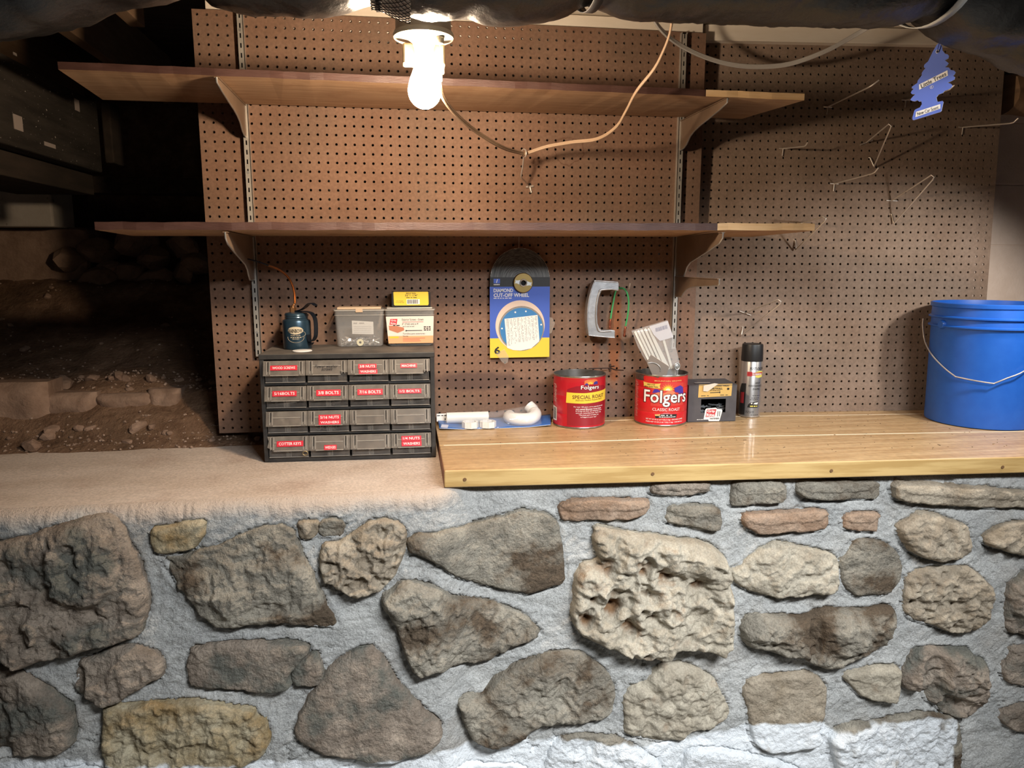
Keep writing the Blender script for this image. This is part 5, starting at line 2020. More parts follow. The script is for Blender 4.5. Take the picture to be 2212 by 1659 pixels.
mb = MB()
quadz(mb, [lb(1585, 1085), lb(2092, 1085), lb(2104, 775), lb(1562, 778)], lfn(.0002))
mb.build('label', LBL, t)
mb = MB()
quadz(mb, [lb(1585, 1085), lb(2092, 1085), lb(2094, 1000), lb(1580, 1000)], lfn(.0005))
mb.build('label_band', flat('label_orange', (.74, .40, .20), .5), t)
mb = MB()
quadz(mb, [lb(1595, 930), lb(1690, 965), lb(1765, 935), lb(1762, 905), lb(1680, 885), lb(1592, 880)], lfn(.0006))
mb.build('label_picture', flat('label_brick', (.52, .20, .11), .5), t)
mb = MB()
quadz(mb, [lb(1600, 870), lb(1680, 870), lb(1692, 805), lb(1612, 805)], lfn(.0008))
mb.build('label_badge', REDTAPE, t)
mb = MB()
mb.text('Grip', (*lb(1617, 838), *lb(1678, 812)), lfn(.0011), bold=.02)
mb.text('Rite', (*lb(1615, 865), *lb(1672, 842)), lfn(.0011), bold=.02)
mb.build('badge_lettering', WHITE, t)
mb = MB()
mb.text('Exterior Screws - Green', (*lb(1742, 825), *lb(1985, 800)), lfn(.0008))
mb.text('3" (7.62 cm) x 9', (*lb(1742, 880), *lb(1925, 852)), lfn(.0008), bold=.01)
mb.text('Tornillos para exteriores -', (*lb(1748, 990), *lb(2012, 965)), lfn(.0008))
mb.text('Verde', (*lb(1748, 1012), *lb(1808, 992)), lfn(.0008))
mb.bars((*lb(1640, 884), *lb(1715, 874)), lfn(.0010), 2)
mb.bars((*lb(1748, 895), *lb(1880, 890)), lfn(.0008), 5)
for k in range(3):
    mb.bars((*lb(1988, 904 + k * 18), *lb(2066, 893 + k * 18)), lfn(.0008), 3)
p_ = [lb(1780, 932), lb(1800, 936), lb(1970, 936), lb(1970, 943), lb(1800, 943), lb(1780, 950)]
quadz(mb, p_[::-1], lfn(.0008))
mb.build('lettering', INK, t)
mb = MB()
for k, (y_, x1_) in enumerate(((838, 1985), (1026, 2000), (1042, 1940), (1058, 1950))):
    quadz(mb, [lb(1748, y_ + 4), lb(x1_, y_ + 4), lb(x1_, y_), lb(1748, y_)], lfn(.0008))
mb.build('red_print', REDTAPE, t)
mb = MB()
quadz(mb, [lb(1600, 1025), lb(1700, 1025), lb(1700, 1005), lb(1600, 1005)], lfn(.0009))
mb.build('yellow_print', YELLOW, t)
mb = MB()
for k in range(60):
    x = random.uniform(-.048, .048)
    y = random.uniform(-.034, .034)
    z = .005 + random.random() * .05
    a = random.uniform(0, 6.28)
    d_ = np.array([math.cos(a), math.sin(a), random.uniform(-.2, .2)]) * .009
    mb.tube([np.array([x, y, z]) - d_, np.array([x, y, z]) + d_], .0018, 6)
ob = mb.build('screw_pile', M('green_screw', (.10, .12, .09), .4, metal=.6), loc=tuple(tub_loc + np.array([0, 0, .001])), kind='stuff')
tag(ob, 'heap of dark green screws in the labelled tub', 'screws')

# yellow nail carton on the tub
a, b = atY(846, 660, -.09), atY(930, 660, -.09)
wy = b[0] - a[0]
hy = (atY(888, 630, -.09) - atY(888, 662, -.09))[2]
t = thing('nail_carton', 'small yellow and black carton of nails on the screw tub', 'carton', ((a[0] + b[0]) / 2, -.055, CT + .1112))
MB().box(-wy / 2, wy / 2, -.035, .035, 0, hy).build('box', BLACK, t, bevel=.0012)
YU = wy / 460.0


def yb_(x, y):
    return ((x - 1832) * YU, (655 - y) * YU)


yf_ = lambda off: (lambda a, b: (a, -.0352 - off, b))
mb = MB()
pp = [yb_(1640, 635), yb_(2030, 635), yb_(2040, 622), yb_(2038, 480), yb_(2030, 474), yb_(1632, 474), yb_(1626, 482), yb_(1630, 625)]
quadz(mb, pp, yf_(.0002))
mb.build('label', YELLOW, t)
mb = MB()
mb.text('BRIGHT FNSH', (*yb_(1775, 505), *yb_(1890, 482)), yf_(.0006), bold=.01)
mb.text('3d 1-1/4"', (*yb_(1760, 529), *yb_(1912, 506)), yf_(.0006), bold=.01)
mb.bars((*yb_(1775, 546), *yb_(1900, 539)), yf_(.0006), 3)
mb.text('Net Weight', (*yb_(1660, 588), *yb_(1740, 576)), yf_(.0006))
mb.text('1 lb (0.454 kg)', (*yb_(1648, 606), *yb_(1748, 592)), yf_(.0006))
mb.build('lettering', INK, t)
mb = MB()
quadz(mb, [yb_(1780, 622), yb_(1935, 622), yb_(1935, 562), yb_(1780, 562)], yf_(.0005))
mb.build('barcode_panel', WHITE, t)
mb = MB()
x_ = 1790
while x_ < 1915:
    w_ = random.choice([3, 5, 8])
    quadz(mb, [yb_(x_, 615), yb_(x_ + w_, 615), yb_(x_ + w_, 566), yb_(x_, 566)], yf_(.0008))
    x_ += w_ + random.choice([3, 5, 7])
mb.build('barcode', INK, t)

# ==================================================================== WHEEL PACKAGE
KU = .1832 / 790.0
kx0, kz0 = .7898, -.9475


def kk(x, y):
    return ((x - 235) * KU, (1557 - y) * KU)


t = thing('wheel_package', 'blue and yellow cut off wheel package hanging under the lower shelf', 'package', (kx0, -.012, kz0))
kf = lambda off: (lambda a, b: (a, -.004 - off, b))
WS = .1832
body_ = [(0, 0), (WS, 0), (WS, kk(0, 540)[1])]
cx_, cz_ = kk(632, 542)
teeth = []
for k in range(121):
    a = k / 120 * math.pi
    rr_ = WS / 2 * (1.0 if k % 2 else .972)
    teeth.append((cx_ + rr_ * math.cos(a), cz_ + rr_ * 1.03 * math.sin(a)))
card_poly = [(0, 0), (WS, 0)] + teeth
mb = MB().prism(card_poly, -.004, 0)
mb.build('card', flat('card_white', (.6, .58, .55), .6), t)
BLADE = M('blade_print', (.17, .165, .16), .35, metal=.5)
nt, b_, geo_, noise_, ramp_, mix_, cur_ = m_helpers['blade_print']
# circular brush marks around the hub
N_, L_ = nt.nodes, nt.links
tc = N_.new('ShaderNodeTexCoord')
sp_ = N_.new('ShaderNodeSeparateXYZ')
vm = N_.new('ShaderNodeVectorMath'); vm.operation = 'SUBTRACT'
vm.inputs[1].default_value = (cx_, 0, cz_)
L_.new(tc.outputs['Object'], vm.inputs[0])
ln = N_.new('ShaderNodeVectorMath'); ln.operation = 'LENGTH'
L_.new(vm.outputs[0], ln.inputs[0])
nz_ = N_.new('ShaderNodeTexNoise')
nz_.inputs['Scale'].default_value = 1.0
nz_.inputs['Detail'].default_value = 4
cmb = N_.new('ShaderNodeCombineXYZ')
mu = N_.new('ShaderNodeMath'); mu.operation = 'MULTIPLY'; mu.inputs[1].default_value = 420
L_.new(ln.outputs['Value'], mu.inputs[0])
L_.new(mu.outputs[0], cmb.inputs[0])
sv = N_.new('ShaderNodeSeparateXYZ'); L_.new(vm.outputs[0], sv.inputs[0])
m2 = N_.new('ShaderNodeMath'); m2.operation = 'MULTIPLY'; m2.inputs[1].default_value = 60
L_.new(sv.outputs[0], m2.inputs[0]); L_.new(m2.outputs[0], cmb.inputs[1])
L_.new(cmb.outputs[0], nz_.inputs['Vector'])
mx = mix_(ramp_(nz_.outputs['Fac'], .36, .66), (.06, .06, .06), (.20, .195, .185))
L_.new(mx, b_.inputs['Base Color'])
mb = MB().fill([(cx_ + (a - cx_) * .985, cz_ + (b - cz_) * .985) for a, b in teeth] + [kk(245, 545), kk(1020, 545)], .004, kf(.0003))
mb.build('blade_picture', BLADE, t)
mb = MB()
quadz(mb, [kk(235, 632), kk(1025, 632), kk(1025, 510), kk(240, 510)], kf(.0006))
mb.build('black_band', INK, t)
BLUEP = flat('package_blue', (.060, .125, .52), .4, coat=.2)
mb = MB()
quadz(mb, [kk(235, 1300), kk(1025, 1300), kk(1025, 632), kk(235, 632)], kf(.0006))
quadz(mb, [kk(285, 588), kk(368, 588), kk(368, 530), kk(285, 530)], kf(.0009))
mb.build('blue_panel', BLUEP, t)
mb = MB()
quadz(mb, [kk(235, 1557), kk(1025, 1557), kk(1025, 1300), kk(235, 1300)], kf(.0006))
mb.build('yellow_panel', YELLOW, t)
el = lambda x, y, rx, ry: [kk(x + rx * math.cos(a), y - ry * math.sin(a)) for a in np.linspace(0, 6.2832, 60)[:-1]]
quadm = MB()
quadz(quadm, el(634, 1138, 326, 330), kf(.0009))
quadm.build('cream_disc', flat('pack_cream', (.72, .56, .45), .5), t)
mb = MB()
quadz(mb, el(650, 1176, 302, 294), kf(.0012))
mb.build('wheel_rim_picture', flat('pack_grey', (.32, .28, .24), .5), t)
mb = MB()
quadz(mb, el(652, 1180, 285, 276), kf(.0015))
mb.build('wheel_picture', flat('pack_blue2', (.045, .20, .46), .4), t)
mb = MB()
for k in range(96):
    a = k / 96 * 6.2832
    p_ = [kk(650 + r_ * math.cos(a + s2) * 1.0, 1176 - r_ * .975 * math.sin(a + s2)) for r_, s2 in ((286, -.006), (300, -.006), (300, .006), (286, .006))]
    quadz(mb, p_, kf(.0016))
mb.build('wheel_teeth_picture', INK, t)
mb = MB()
quadz(mb, [kk(460, 1428), kk(890, 1322), kk(863, 1000), kk(425, 1047)], kf(.0022))
quadz(mb, [kk(460, 1428), kk(540, 1458), kk(640, 1465), kk(780, 1440), kk(885, 1350), kk(890, 1322)], kf(.0021))
for (x, y) in ((568, 962), (708, 952), (912, 1128), (393, 1172)):
    quadz(mb, el(x, y, 11, 11), kf(.0020))
mb.text('DIAMOND', (*kk(285, 703), *kk(540, 655)), kf(.0010), bold=.025)
mb.text('CUT-OFF WHEEL', (*kk(285, 765), *kk(750, 716)), kf(.0010), bold=.025)
mb.bars((*kk(285, 784), *kk(520, 775)), kf(.0010), 6)
mb.bars((*kk(287, 611), *kk(364, 597)), kf(.0010), 6)
quadz(mb, [kk(318, 582), kk(326, 582), kk(340, 536), kk(332, 536)], kf(.0013))
mb.build('white_print', WHITE, t)
mb = MB()
mb.text('6', (*kk(290, 1510), *kk(370, 1408)), kf(.0010), bold=.03)
# columns of tiny text on the sticker, drawn as short broken rules
for cidx in range(9):
    x_ = 450 + cidx * 47
    y_ = 1055 - (x_ - 425) * .1
    while y_ < 1395 - (x_ - 425) * .22:
        l_ = random.uniform(6, 16)
        for dx_ in (0, 12, 22):
            if random.random() < .75:
                o_ = (y_ - 1050) * .07
                quadz(mb, [kk(x_ + dx_ + o_, y_ + l_), kk(x_ + dx_ + 4 + o_, y_ + l_), kk(x_ + dx_ + 4 + o_, y_), kk(x_ + dx_ + o_, y_)], kf(.0025))
        y_ += l_ + 6
mb.build('black_print', INK, t)
hx_, hz_ = kk(668, 582)
HUBM = M('hub_gold', (.60, .42, .16), .28, metal=.9)
HUBSHADE = M('hub_shaded_gold', (.20, .11, .05), .4, metal=.6)  # brown copy of the gold, shade of the hub's side put into the colour
R9 = (math.pi / 2, 0, 0)
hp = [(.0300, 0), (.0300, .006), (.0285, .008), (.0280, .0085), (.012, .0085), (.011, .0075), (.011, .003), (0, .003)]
MB().lathe(hp, 40, mis=[1, 1, 0, 0, 0, 0, 2]).build('hub', [HUBM, HUBSHADE, SLOT], t, loc=(hx_, -.0045, hz_), rot=R9, smooth=40)
mb = MB()
for sg in (1, -1):
    mb.add([(sg * .009, 0, .007), (sg * .022, 0, .004), (sg * .026, 0, .006), (sg * .024, 0, 0), (sg * .026, 0, -.006), (sg * .022, 0, -.004), (sg * .009, 0, -.007)], [tuple(range(7))])
rg_ = [(.0098 * math.cos(a), 0, .0098 * math.sin(a)) for a in np.linspace(0, 6.283, 30)]
mb.tube(rg_, .0022, 6, cap=False)
mb.build('hub_key', GALV, t, loc=(hx_, -.0138, hz_), rot=(0, .15, 0))
FILM = M('torn_film', (.62, .58, .52), .15, alpha=.30, coat=.5)
mb = MB()
quadz(mb, [kk(1022, 1250), kk(1050, 1240), kk(1092, 1110), kk(1060, 1040), kk(1022, 1030)], lambda a, b: (a, -.0045 - (a - WS) * .5, b))
quadz(mb, [kk(310, 1500), kk(390, 1610), kk(430, 1640), kk(465, 1620), kk(480, 1540), kk(420, 1440)], lambda a, b: (a, -.0085, b))
mb.build('torn_film', FILM, t)
a = kk(612, 140)
mb = MB().tube([(a[0], -.002, a[1] - .01), (a[0] + .001, -.0025, a[1] + .012), (a[0] + .001, -.002, a[1] + .033)], .0006, 5)
mb.build('hanging_wire', ZINC, t)

# ==================================================================== ALUMINIUM HANDLE AND GREEN LEAD
def c4(x, y):
    return (1220 + x / 7.373, 580 + y / 7.373)


HY = -.055
ALU = M('cast_aluminium', (.55, .55, .55), .38, metal=.8, col2=(.43, .43, .44), scale=40, bump=.2, bscale=120)
outl = [(470, 197), (500, 186), (845, 212), (866, 240), (862, 362), (770, 346), (650, 330), (600, 345), (575, 390), (548, 470), (528, 600), (520, 740), (528, 880), (552, 950), (590, 985), (760, 978), (803, 986), (802, 1112), (640, 1100), (400, 1076), (375, 1050), (355, 900), (350, 750), (367, 550), (410, 350), (440, 255)]
wpts = [atY(*c4(*p), HY) for p in outl]
org = np.mean(wpts, 0)
t = thing('tool_handle', 'cast aluminium C shaped tool handle hanging on the pegboard', 'handle', (float(org[0]), HY, float(org[2])))
poly = [(p[0] - org[0], p[2] - org[2]) for p in wpts]
MB().prism(poly[::-1], 0, .030).build('frame', ALU, t, bevel=.003)
inner = [(600, 345), (575, 390), (548, 470), (528, 600), (520, 740), (528, 880), (552, 950), (590, 985), (760, 978)]
off = [(x - 22, y - 4 if y < 900 else y + 14) for x, y in [(770, 330)] + inner]
pts = [atY(*c4(*p), HY - .001) - np.array(t.location) for p in off]
MB().tube(smooth_path(pts, 5), .0032, 8).build('bead', ALU, t, smooth=60)
outr = [(845, 220), (500, 196), (478, 205), (446, 262), (418, 355), (375, 555), (360, 750), (365, 900), (384, 1045), (405, 1066), (640, 1090), (795, 1100)]
pts = [atY(*c4(*p), HY - .001) - np.array(t.location) for p in outr]
MB().tube(smooth_path(pts, 5), .002, 8).build('edge_bead', ALU, t, smooth=60)

GREEN = M('green_rubber', (.055, .36, .12), .45)
COPPER = M('copper_end', (.32, .10, .055), .35, metal=.7)
t = thing('green_lead', 'green insulated wire lead with two copper clips over the hook', 'wire', tuple(float(v) for v in atY(*c4(900, 600), -.075)))
path = smooth_path([atY(*c4(x, y), Y) for x, y, Y in [(730, 800, -.012), (748, 680, -.012), (775, 530, -.012), (800, 400, -.013), (835, 325, -.016), (900, 312, -.040), (950, 330, -.052), (995, 400, -.056), (1018, 540, -.052), (1002, 740, -.045), (968, 915, -.038)]], 8)
MB().tube(path, .0026, 10).build('insulation', GREEN, t, world=True, smooth=60)
for (a, b, Y) in (((728, 800), (716, 970), -.012), ((966, 915), (945, 1090), -.038)):
    A_, B_ = atY(*c4(*a), Y), atY(*c4(*b), Y)
    mb = MB()
    rr_ = [.0022, .0026, .0042, .0034, .0046, .0030, .0040, .0044, .0020]
    mb.tube([A_ + (B_ - A_) * k / 8 for k in range(9)], rr_, 8)
    mb.build('clip', COPPER, t, world=True, smooth=40)

# ==================================================================== COFFEE CANS
def can(label, px, Yc, r, H, facing_off=0.0):
    P = atY(px, 870, Yc)
    t = thing('coffee_can', label, 'coffee can', (float(P[0]), Yc, WT + .0008), group='red coffee cans')
    return t


def can_body(t, r, H, red, dents):
    prof = [(0, .004), (r - .004, .004), (r - .003, 0), (r, .0008), (r + .0008, .003), (r, .005)]
    zz = [.0075]
    for k in range(1, 8):
        z_ = H * k / 8.5 + .006
        prof += [(r, z_ - .0035), (r - .0009, z_ - .0015), (r, z_ + .0005)] if k in dents else [(r, z_)]
    prof += [(r, H - .005), (r + .0010, H - .003), (r + .0013, H - .0012), (r + .0008, H), (r - .0012, H - .0002)]
    wall_n = len(prof)
    prof += [(r - .0016, H - .004), (r - .0016, .006), (0, .006)]
    mis = []
    for i in range(len(prof) - 1):
        z_ = prof[i][1]
        mis.append(0 if (4 < i < wall_n - 5) else 1)
    MB().lathe(prof, 72, mis=mis).build('can_body', [red, TINMETAL], t, smooth=35)


# --- left can
r1, H1 = .0785, .156
t = can('red coffee can with a yellow band, open and empty', 1251, -.081, r1, H1)
can_body(t, r1, H1, RED, (2, 5))
af = facing(t.location)


def cmap(cx, half, ybot, ytop, r, H):
    def f(x, y):
        u = max(-.995, min(.995, (x - cx) / half))
        return r * math.asin(u), (ybot - y) / (ybot - ytop) * H
    return f


cm = cmap(560, 386, 1080, 287, r1, H1)
F1 = lambda eps: cyl_fn(r1, a0=af, eps=eps)


def cpoly(mb, pts, cmf, fn_, h=.004):
    mb.fill([cmf(*p) for p in pts], h, fn_)


def cbox(cmf, x0, y0, x1, y1):
    a, b = cmf(x0, y1)
    c, d = cmf(x1, y0)
    return (a, b, c, d)


mb = MB()
cpoly(mb, [(390, 1035), (925, 1030), (930, 470), (900, 440), (800, 425), (670, 420), (520, 432), (420, 470), (385, 490)], cm, F1(.0004))
mb.build('label_panel', DKRED, t, smooth=180)
mb = MB()
cpoly(mb, [(372, 690), (640, 692), (935, 672), (938, 505), (640, 535), (380, 530)], cm, F1(.0008))
mb.build('label_band', YELLOW, t, smooth=180)
mb = MB()
mb.text('SPECIAL ROAST', cbox(cm, 462, 565, 905, 622), F1(.0012), bold=.012, rot=.02)
mb.text('Balanced, Medium Roasted Blend', cbox(cm, 508, 628, 880, 655), F1(.0012), shear=.3, rot=.02)
mb.build('band_lettering', INKRED, t)
mb = MB()
txt = ['For over 130 years, we\'ve expertly blended', 'and roasted Mountain Grown beans', 'to bring out their eye-opening aroma', 'and rich, rewarding taste. That\'s why', '"The best part of wakin\' up', 'is Folgers in your cup."']
xr_ = [(485, 892), (515, 872), (510, 880), (515, 872), (558, 838), (585, 812)]
for k, s2 in enumerate(txt):
    mb.text(s2, cbox(cm, xr_[k][0], 734 + k * 31, xr_[k][1], 757 + k * 31), F1(.0012), bold=.015)
for k in range(14):
    mb.text('llnutri'[k % 5:k % 5 + 3], cbox(cm, 195 + (k % 2) * 6, 430 + k * 20, 225 + (k % 3) * 5, 444 + k * 20), F1(.0006), bold=.01)
cpoly(mb, [(182, 1000), (238, 992), (238, 790), (184, 770)], cm, F1(.0006))
mb.build('white_print', WHITE, t)
mb = MB()
for k in range(11):
    y_ = 800 + k * 16
    cpoly(mb, [(192, y_ + 9), (230, y_ + 9), (230, y_), (192, y_)], cm, F1(.0010), .004)
mb.build('barcode', INK, t)
# small crest above the name
mb = MB()
cpoly(mb, [(632, 412), (812, 405), (815, 345), (770, 330), (680, 332), (632, 350)], cm, F1(.0007), .003)
mb.build('crest_sky', flat('crest_orange', (.62, .16, .05), .4), t)
mb = MB()
for k in range(9):
    a = math.radians(15 + k * 18.75)
    cx_2, cy_2 = 715, 402
    pts = [(cx_2 + 12 * math.cos(a + .35), cy_2 - 12 * math.sin(a + .35)), (cx_2 + 66 * math.cos(a), cy_2 - 60 * math.sin(a)), (cx_2 + 12 * math.cos(a - .35), cy_2 - 12 * math.sin(a - .35))]
    p_ = [cm(*q_) for q_ in pts]
    mb.add([F1(.0010)(*q_) for q_ in p_], [(2, 1, 0)])
mb.build('crest_rays', YELLOW, t)
mb = MB()
cpoly(mb, [(760, 412), (818, 408), (820, 375), (795, 358), (765, 380)], cm, F1(.0011), .0025)
cpoly(mb, [(632, 415), (690, 415), (680, 392), (655, 385)], cm, F1(.0011), .0025)
mb.build('crest_hills', flat('crest_blue', (.04, .03, .22), .4), t)
mb = MB()
mb.text('Folgers', cbox(cm, 578, 415, 838, 500), F1(.0013), bold=.045)
mb.build('name_outline', INKRED, t)
mb = MB()
mb.text('Folgers', cbox(cm, 583, 419, 834, 496), F1(.0017), bold=.012)
mb.build('name_lettering', WHITE, t)

# --- right can
r2, H2 = .0790, .1545
t = can('red coffee can holding a plastic bag, next to the black box', 1427, -.086, r2, H2)
can2 = t
can_body(t, r2, H2, RED2, (2, 4, 6))
af2 = facing(t.location)
cm2 = cmap(1786, 394, 1008, 228, r2, H2)
F2 = lambda eps: cyl_fn(r2, a0=af2, eps=eps)
mb = MB()
cpoly(mb, [(1400, 332), (1460, 330), (1535, 325), (1520, 280), (1545, 240), (1620, 238), (1740, 268), (1770, 238), (1700, 236), (1560, 224), (1400, 222)], cm2, F2(.0005))
mb.build('torn_label', M('bare_tin', (.10, .075, .06), .4, metal=.6, col2=(.2, .17, .15), scale=50), t, smooth=180)
mb = MB()
cpoly(mb, [(1640, 700), (2110, 690), (2110, 350), (2000, 330), (1850, 328), (1740, 350), (1660, 420)], cm2, F2(.0005))
mb.build('crest_sky', flat('crest_red', (.58, .05, .04), .4), t, smooth=180)
mb = MB()
for k in range(17):
    a = math.radians(8 + k * 10.25)
    L_r = 112 if k % 2 == 0 else 92
    cx_2, cy_2 = 1885, 455
    pts = [(cx_2 + 45 * math.cos(a + .10), cy_2 - 45 * math.sin(a + .10)), (cx_2 + L_r * math.cos(a), cy_2 - L_r * math.sin(a)), (cx_2 + 45 * math.cos(a - .10), cy_2 - 45 * math.sin(a - .10))]
    p_ = [cm2(*q_) for q_ in pts]
    mb.add([F2(.0009)(*q_) for q_ in p_], [(2, 1, 0)])
cpoly(mb, [(1885 + 60 * math.cos(a), 455 - 58 * math.sin(a)) for a in np.linspace(0, 3.1416, 24)], cm2, F2(.0009), .003)
mb.build('crest_rays', YELLOW, t)
mb = MB()
cpoly(mb, [(1885 + 34 * math.cos(a), 455 - 32 * math.sin(a)) for a in np.linspace(0, 3.1416, 20)], cm2, F2(.0012), .003)
mb.build('crest_sun', flat('crest_pale', (.85, .80, .45), .4), t)
mb = MB()
cpoly(mb, [(1680, 520), (1760, 470), (1830, 500), (1890, 460), (1940, 450), (1990, 490), (2010, 540), (1850, 560)], cm2, F2(.0012), .003)
mb.build('crest_ridge', flat('crest_salmon', (.66, .20, .10), .4), t, smooth=180)
mb = MB()
cpoly(mb, [(1985, 480), (1975, 420), (2020, 400), (2060, 385), (2100, 420), (2108, 540), (2040, 540), (2060, 500)], cm2, F2(.0014), .003)
cpoly(mb, [(1662, 500), (1690, 440), (1740, 440), (1790, 475), (1720, 490)], cm2, F2(.0014), .003)
mb.build('crest_hills', flat('crest_purple', (.06, .03, .30), .4), t, smooth=180)
mb = MB()
cpoly(mb, [(1530, 340), (1600, 352), (1690, 358), (1780, 350), (1762, 385), (1780, 425), (1690, 428), (1600, 418), (1538, 408)], cm2, F2(.0016), .003)
mb.build('label_scroll', flat('scroll_yellow', (.72, .48, .10), .45), t, smooth=180)
mb = MB()
mb.text('NEW LOOK', cbox(cm2, 1585, 364, 1700, 384), F2(.0020), bold=.02)
mb.text('Same Great Taste', cbox(cm2, 1548, 394, 1742, 414), F2(.0020), bold=.02)
cpoly(mb, [(1705, 825), (1860, 812), (2025, 822), (2018, 882), (1860, 870), (1722, 882)], cm2, F2(.0010), .003)
mb.build('black_print', INK, t)
mb = MB()
cpoly(mb, [(1712, 848), (1785, 842), (1785, 818), (1706, 824)], cm2, F2(.0014), .003)
mb.text('MOUNTAIN GROWN', cbox(cm2, 1690, 302, 2075, 324), F2(.0009), bold=.01)
mb.build('gold_print', flat('print_gold', (.72, .45, .16), .45), t)
mb = MB()
mb.text('Folgers', cbox(cm2, 1536, 446, 2150, 716), F2(.0018), bold=.045)
mb.build('name_outline', INKRED, t)
mb = MB()
mb.text('Folgers', cbox(cm2, 1548, 456, 2138, 704), F2(.0023), bold=.014)
mb.text('CLASSIC ROAST', cbox(cm2, 1670, 726, 2064, 770), F2(.0010), bold=.0)
mb.text('NET WT 39 OZ (2 LB 7 OZ) (1.1kg) - GROUND COFFEE', cbox(cm2, 1580, 892, 2105, 918), F2(.0010), bold=.01)
mb.text('POIDS NET 39 OZ (2 LB 7 OZ) (1.1kg) - CAFE MOULU', cbox(cm2, 1580, 932, 2105, 956), F2(.0010), bold=.01)
mb.bars(cbox(cm2, 1795, 828, 1955, 840), F2(.0014), 2)
mb.bars(cbox(cm2, 1770, 854, 2005, 866), F2(.0014), 9)
for k in range(26):
    mb.text('llnutri'[k % 5:k % 5 + 3], cbox(cm2, 1415 + (k % 2) * 4, 360 + k * 21, 1440 + (k % 3) * 6, 371 + k * 21), F2(.0006), bold=.0)
mb.build('white_print', WHITE, t)

# --- what stands in the right can
cl = np.array(can2.location)
BAGY = -.075
outl = [(1062, 992), (1350, 905), (1632, 820), (1690, 1000), (1730, 1130), (1790, 1330), (1825, 1480), (1780, 1900), (1480, 1900), (1310, 1500), (1240, 1390), (1165, 1250)]
wp = [atY(*c4(*p), BAGY) for p in outl]
org = np.array([np.mean([p[0] for p in wp]), BAGY, min(p[2] for p in wp)])
t = thing('plastic_bag', 'clear plastic bag of white plastic strips standing in the coffee can', 'bag', tuple(org))
BAGM = M('bag_film', (.70, .68, .66), .18, alpha=.30, coat=.5, bump=.5, bscale=50)
poly = [(p[0] - org[0], p[2] - org[2]) for p in wp]
P_, q_, d_ = fill_poly(poly, .0045)
mb = MB()
puff = np.minimum(d_ / .02, 1.0) ** .6 * .007
wr_ = fbm(P_[:, 0] * 40, P_[:, 1] * 40, 77, 3) * .002 * np.minimum(d_ / .01, 1)
mb.add(np.stack([P_[:, 0], -puff - wr_, P_[:, 1]], 1), q_)
mb.add(np.stack([P_[:, 0], puff + wr_, P_[:, 1]], 1), [tuple(f)[::-1] for f in q_])
mb.build('film', BAGM, t, smooth=180)
mb = MB()
WSTRIP = M('white_plastic_strip', (.76, .74, .66), .35)
for k, (x0, y0, x1, y1) in enumerate([(1110, 1000, 1380, 1560), (1160, 985, 1440, 1570), (1215, 970, 1500, 1580), (1270, 955, 1560, 1590), (1330, 940, 1610, 1590), (1400, 1080, 1660, 1600), (1560, 1110, 1700, 1590)]):
    a, b = atY(*c4(x0, y0), BAGY) - org, atY(*c4(x1, y1), BAGY) - org
    d2 = (b - a) / np.linalg.norm(b - a)
    n_ = np.array([-d2[2], 0, d2[0]]) * .0035
    yk = -.0045 + (k % 3) * .001
    mb.hexa([tuple(a + n_ + (0, yk, 0)), tuple(a - n_ + (0, yk, 0)), tuple(a - n_ + (0, yk + .003, 0)), tuple(a + n_ + (0, yk + .003, 0)),
             tuple(b + n_ + (0, yk, 0)), tuple(b - n_ + (0, yk, 0)), tuple(b - n_ + (0, yk + .003, 0)), tuple(b + n_ + (0, yk + .003, 0))])
mb.build('strips', WSTRIP, t)
mb = MB()
quadz(mb, [(p[0] - org[0], p[2] - org[2]) for p in [atY(*c4(*q2), BAGY) for q2 in [(1500, 1150), (1715, 1090), (1625, 830), (1330, 920), (1400, 1050)]]], lambda a, b: (a, -.0090, b))
mb.build('insert_card', M('insert_white', (.72, .72, .76), .5, alpha=.7), t)
mb = MB()
x_ = 1425
while x_ < 1610:
    w_ = random.choice([5, 9, 14])
    sl_ = (x_ - 1425) * -.30
    quadz(mb, [(p[0] - org[0], p[2] - org[2]) for p in [atY(*c4(*q2), BAGY) for q2 in [(x_ + 14, 1005 + sl_), (x_ + w_ + 14, 1003 + sl_), (x_ + w_, 945 + sl_), (x_, 947 + sl_)]]], lambda a, b: (a, -.0094, b))
    x_ += w_ + random.choice([6, 9])
mb.build('barcode', M('grey_ink', (.25, .25, .33), .5), t)

MP = M('brushed_plate', (.46, .38, .32), .35, metal=.7)
pl = [(1375, 1368), (1668, 1560), (1600, 1760), (1420, 1760), (1308, 1500)]
wp = [atY(*c4(*p), -.118) for p in pl]
org = np.array([np.mean([p[0] for p in wp]), -.118, min(p[2] for p in wp)])
t = thing('metal_plate', 'bent metal plate with an oval slot leaning in the coffee can', 'plate', tuple(org))
MB().prism([(p[0] - org[0], p[2] - org[2]) for p in wp][::-1], 0, .0025).build('plate', MP, t, bevel=.0006)
lp = [atY(*c4(x, y), -.1195) - org for x, y in [(1330, 1510), (1390, 1500), (1450, 1515), (1500, 1550), (1525, 1600), (1520, 1640)]]
MB().tube(smooth_path(lp, 5), .0014, 6).build('oval_rib', GALV, t)
c_ = atY(*c4(1790, 1560), -.10)
t = thing('pull_ring', 'shiny round metal pull beside the bag in the coffee can', 'ring', tuple(c_ - np.array([0, 0, .03])))
rg_ = [(.0078 * math.cos(a), 0, .03 + .0105 * math.sin(a)) for a in np.linspace(0, 6.283, 30)]
MB().tube(rg_, .0022, 8, cap=False).build('ring', GALV, t, smooth=60)
mb = MB().lathe([(0, 0), (.0055, .0005), (.0065, 0)], 20)
mb.build('boss', GALV, t, loc=(0, 0, .03), rot=R9, smooth=40)
MB().tube([(0, 0, .02), (.002, 0, -.01), (.003, 0, -.05)], .003, 8).build('stem', GALV, t)

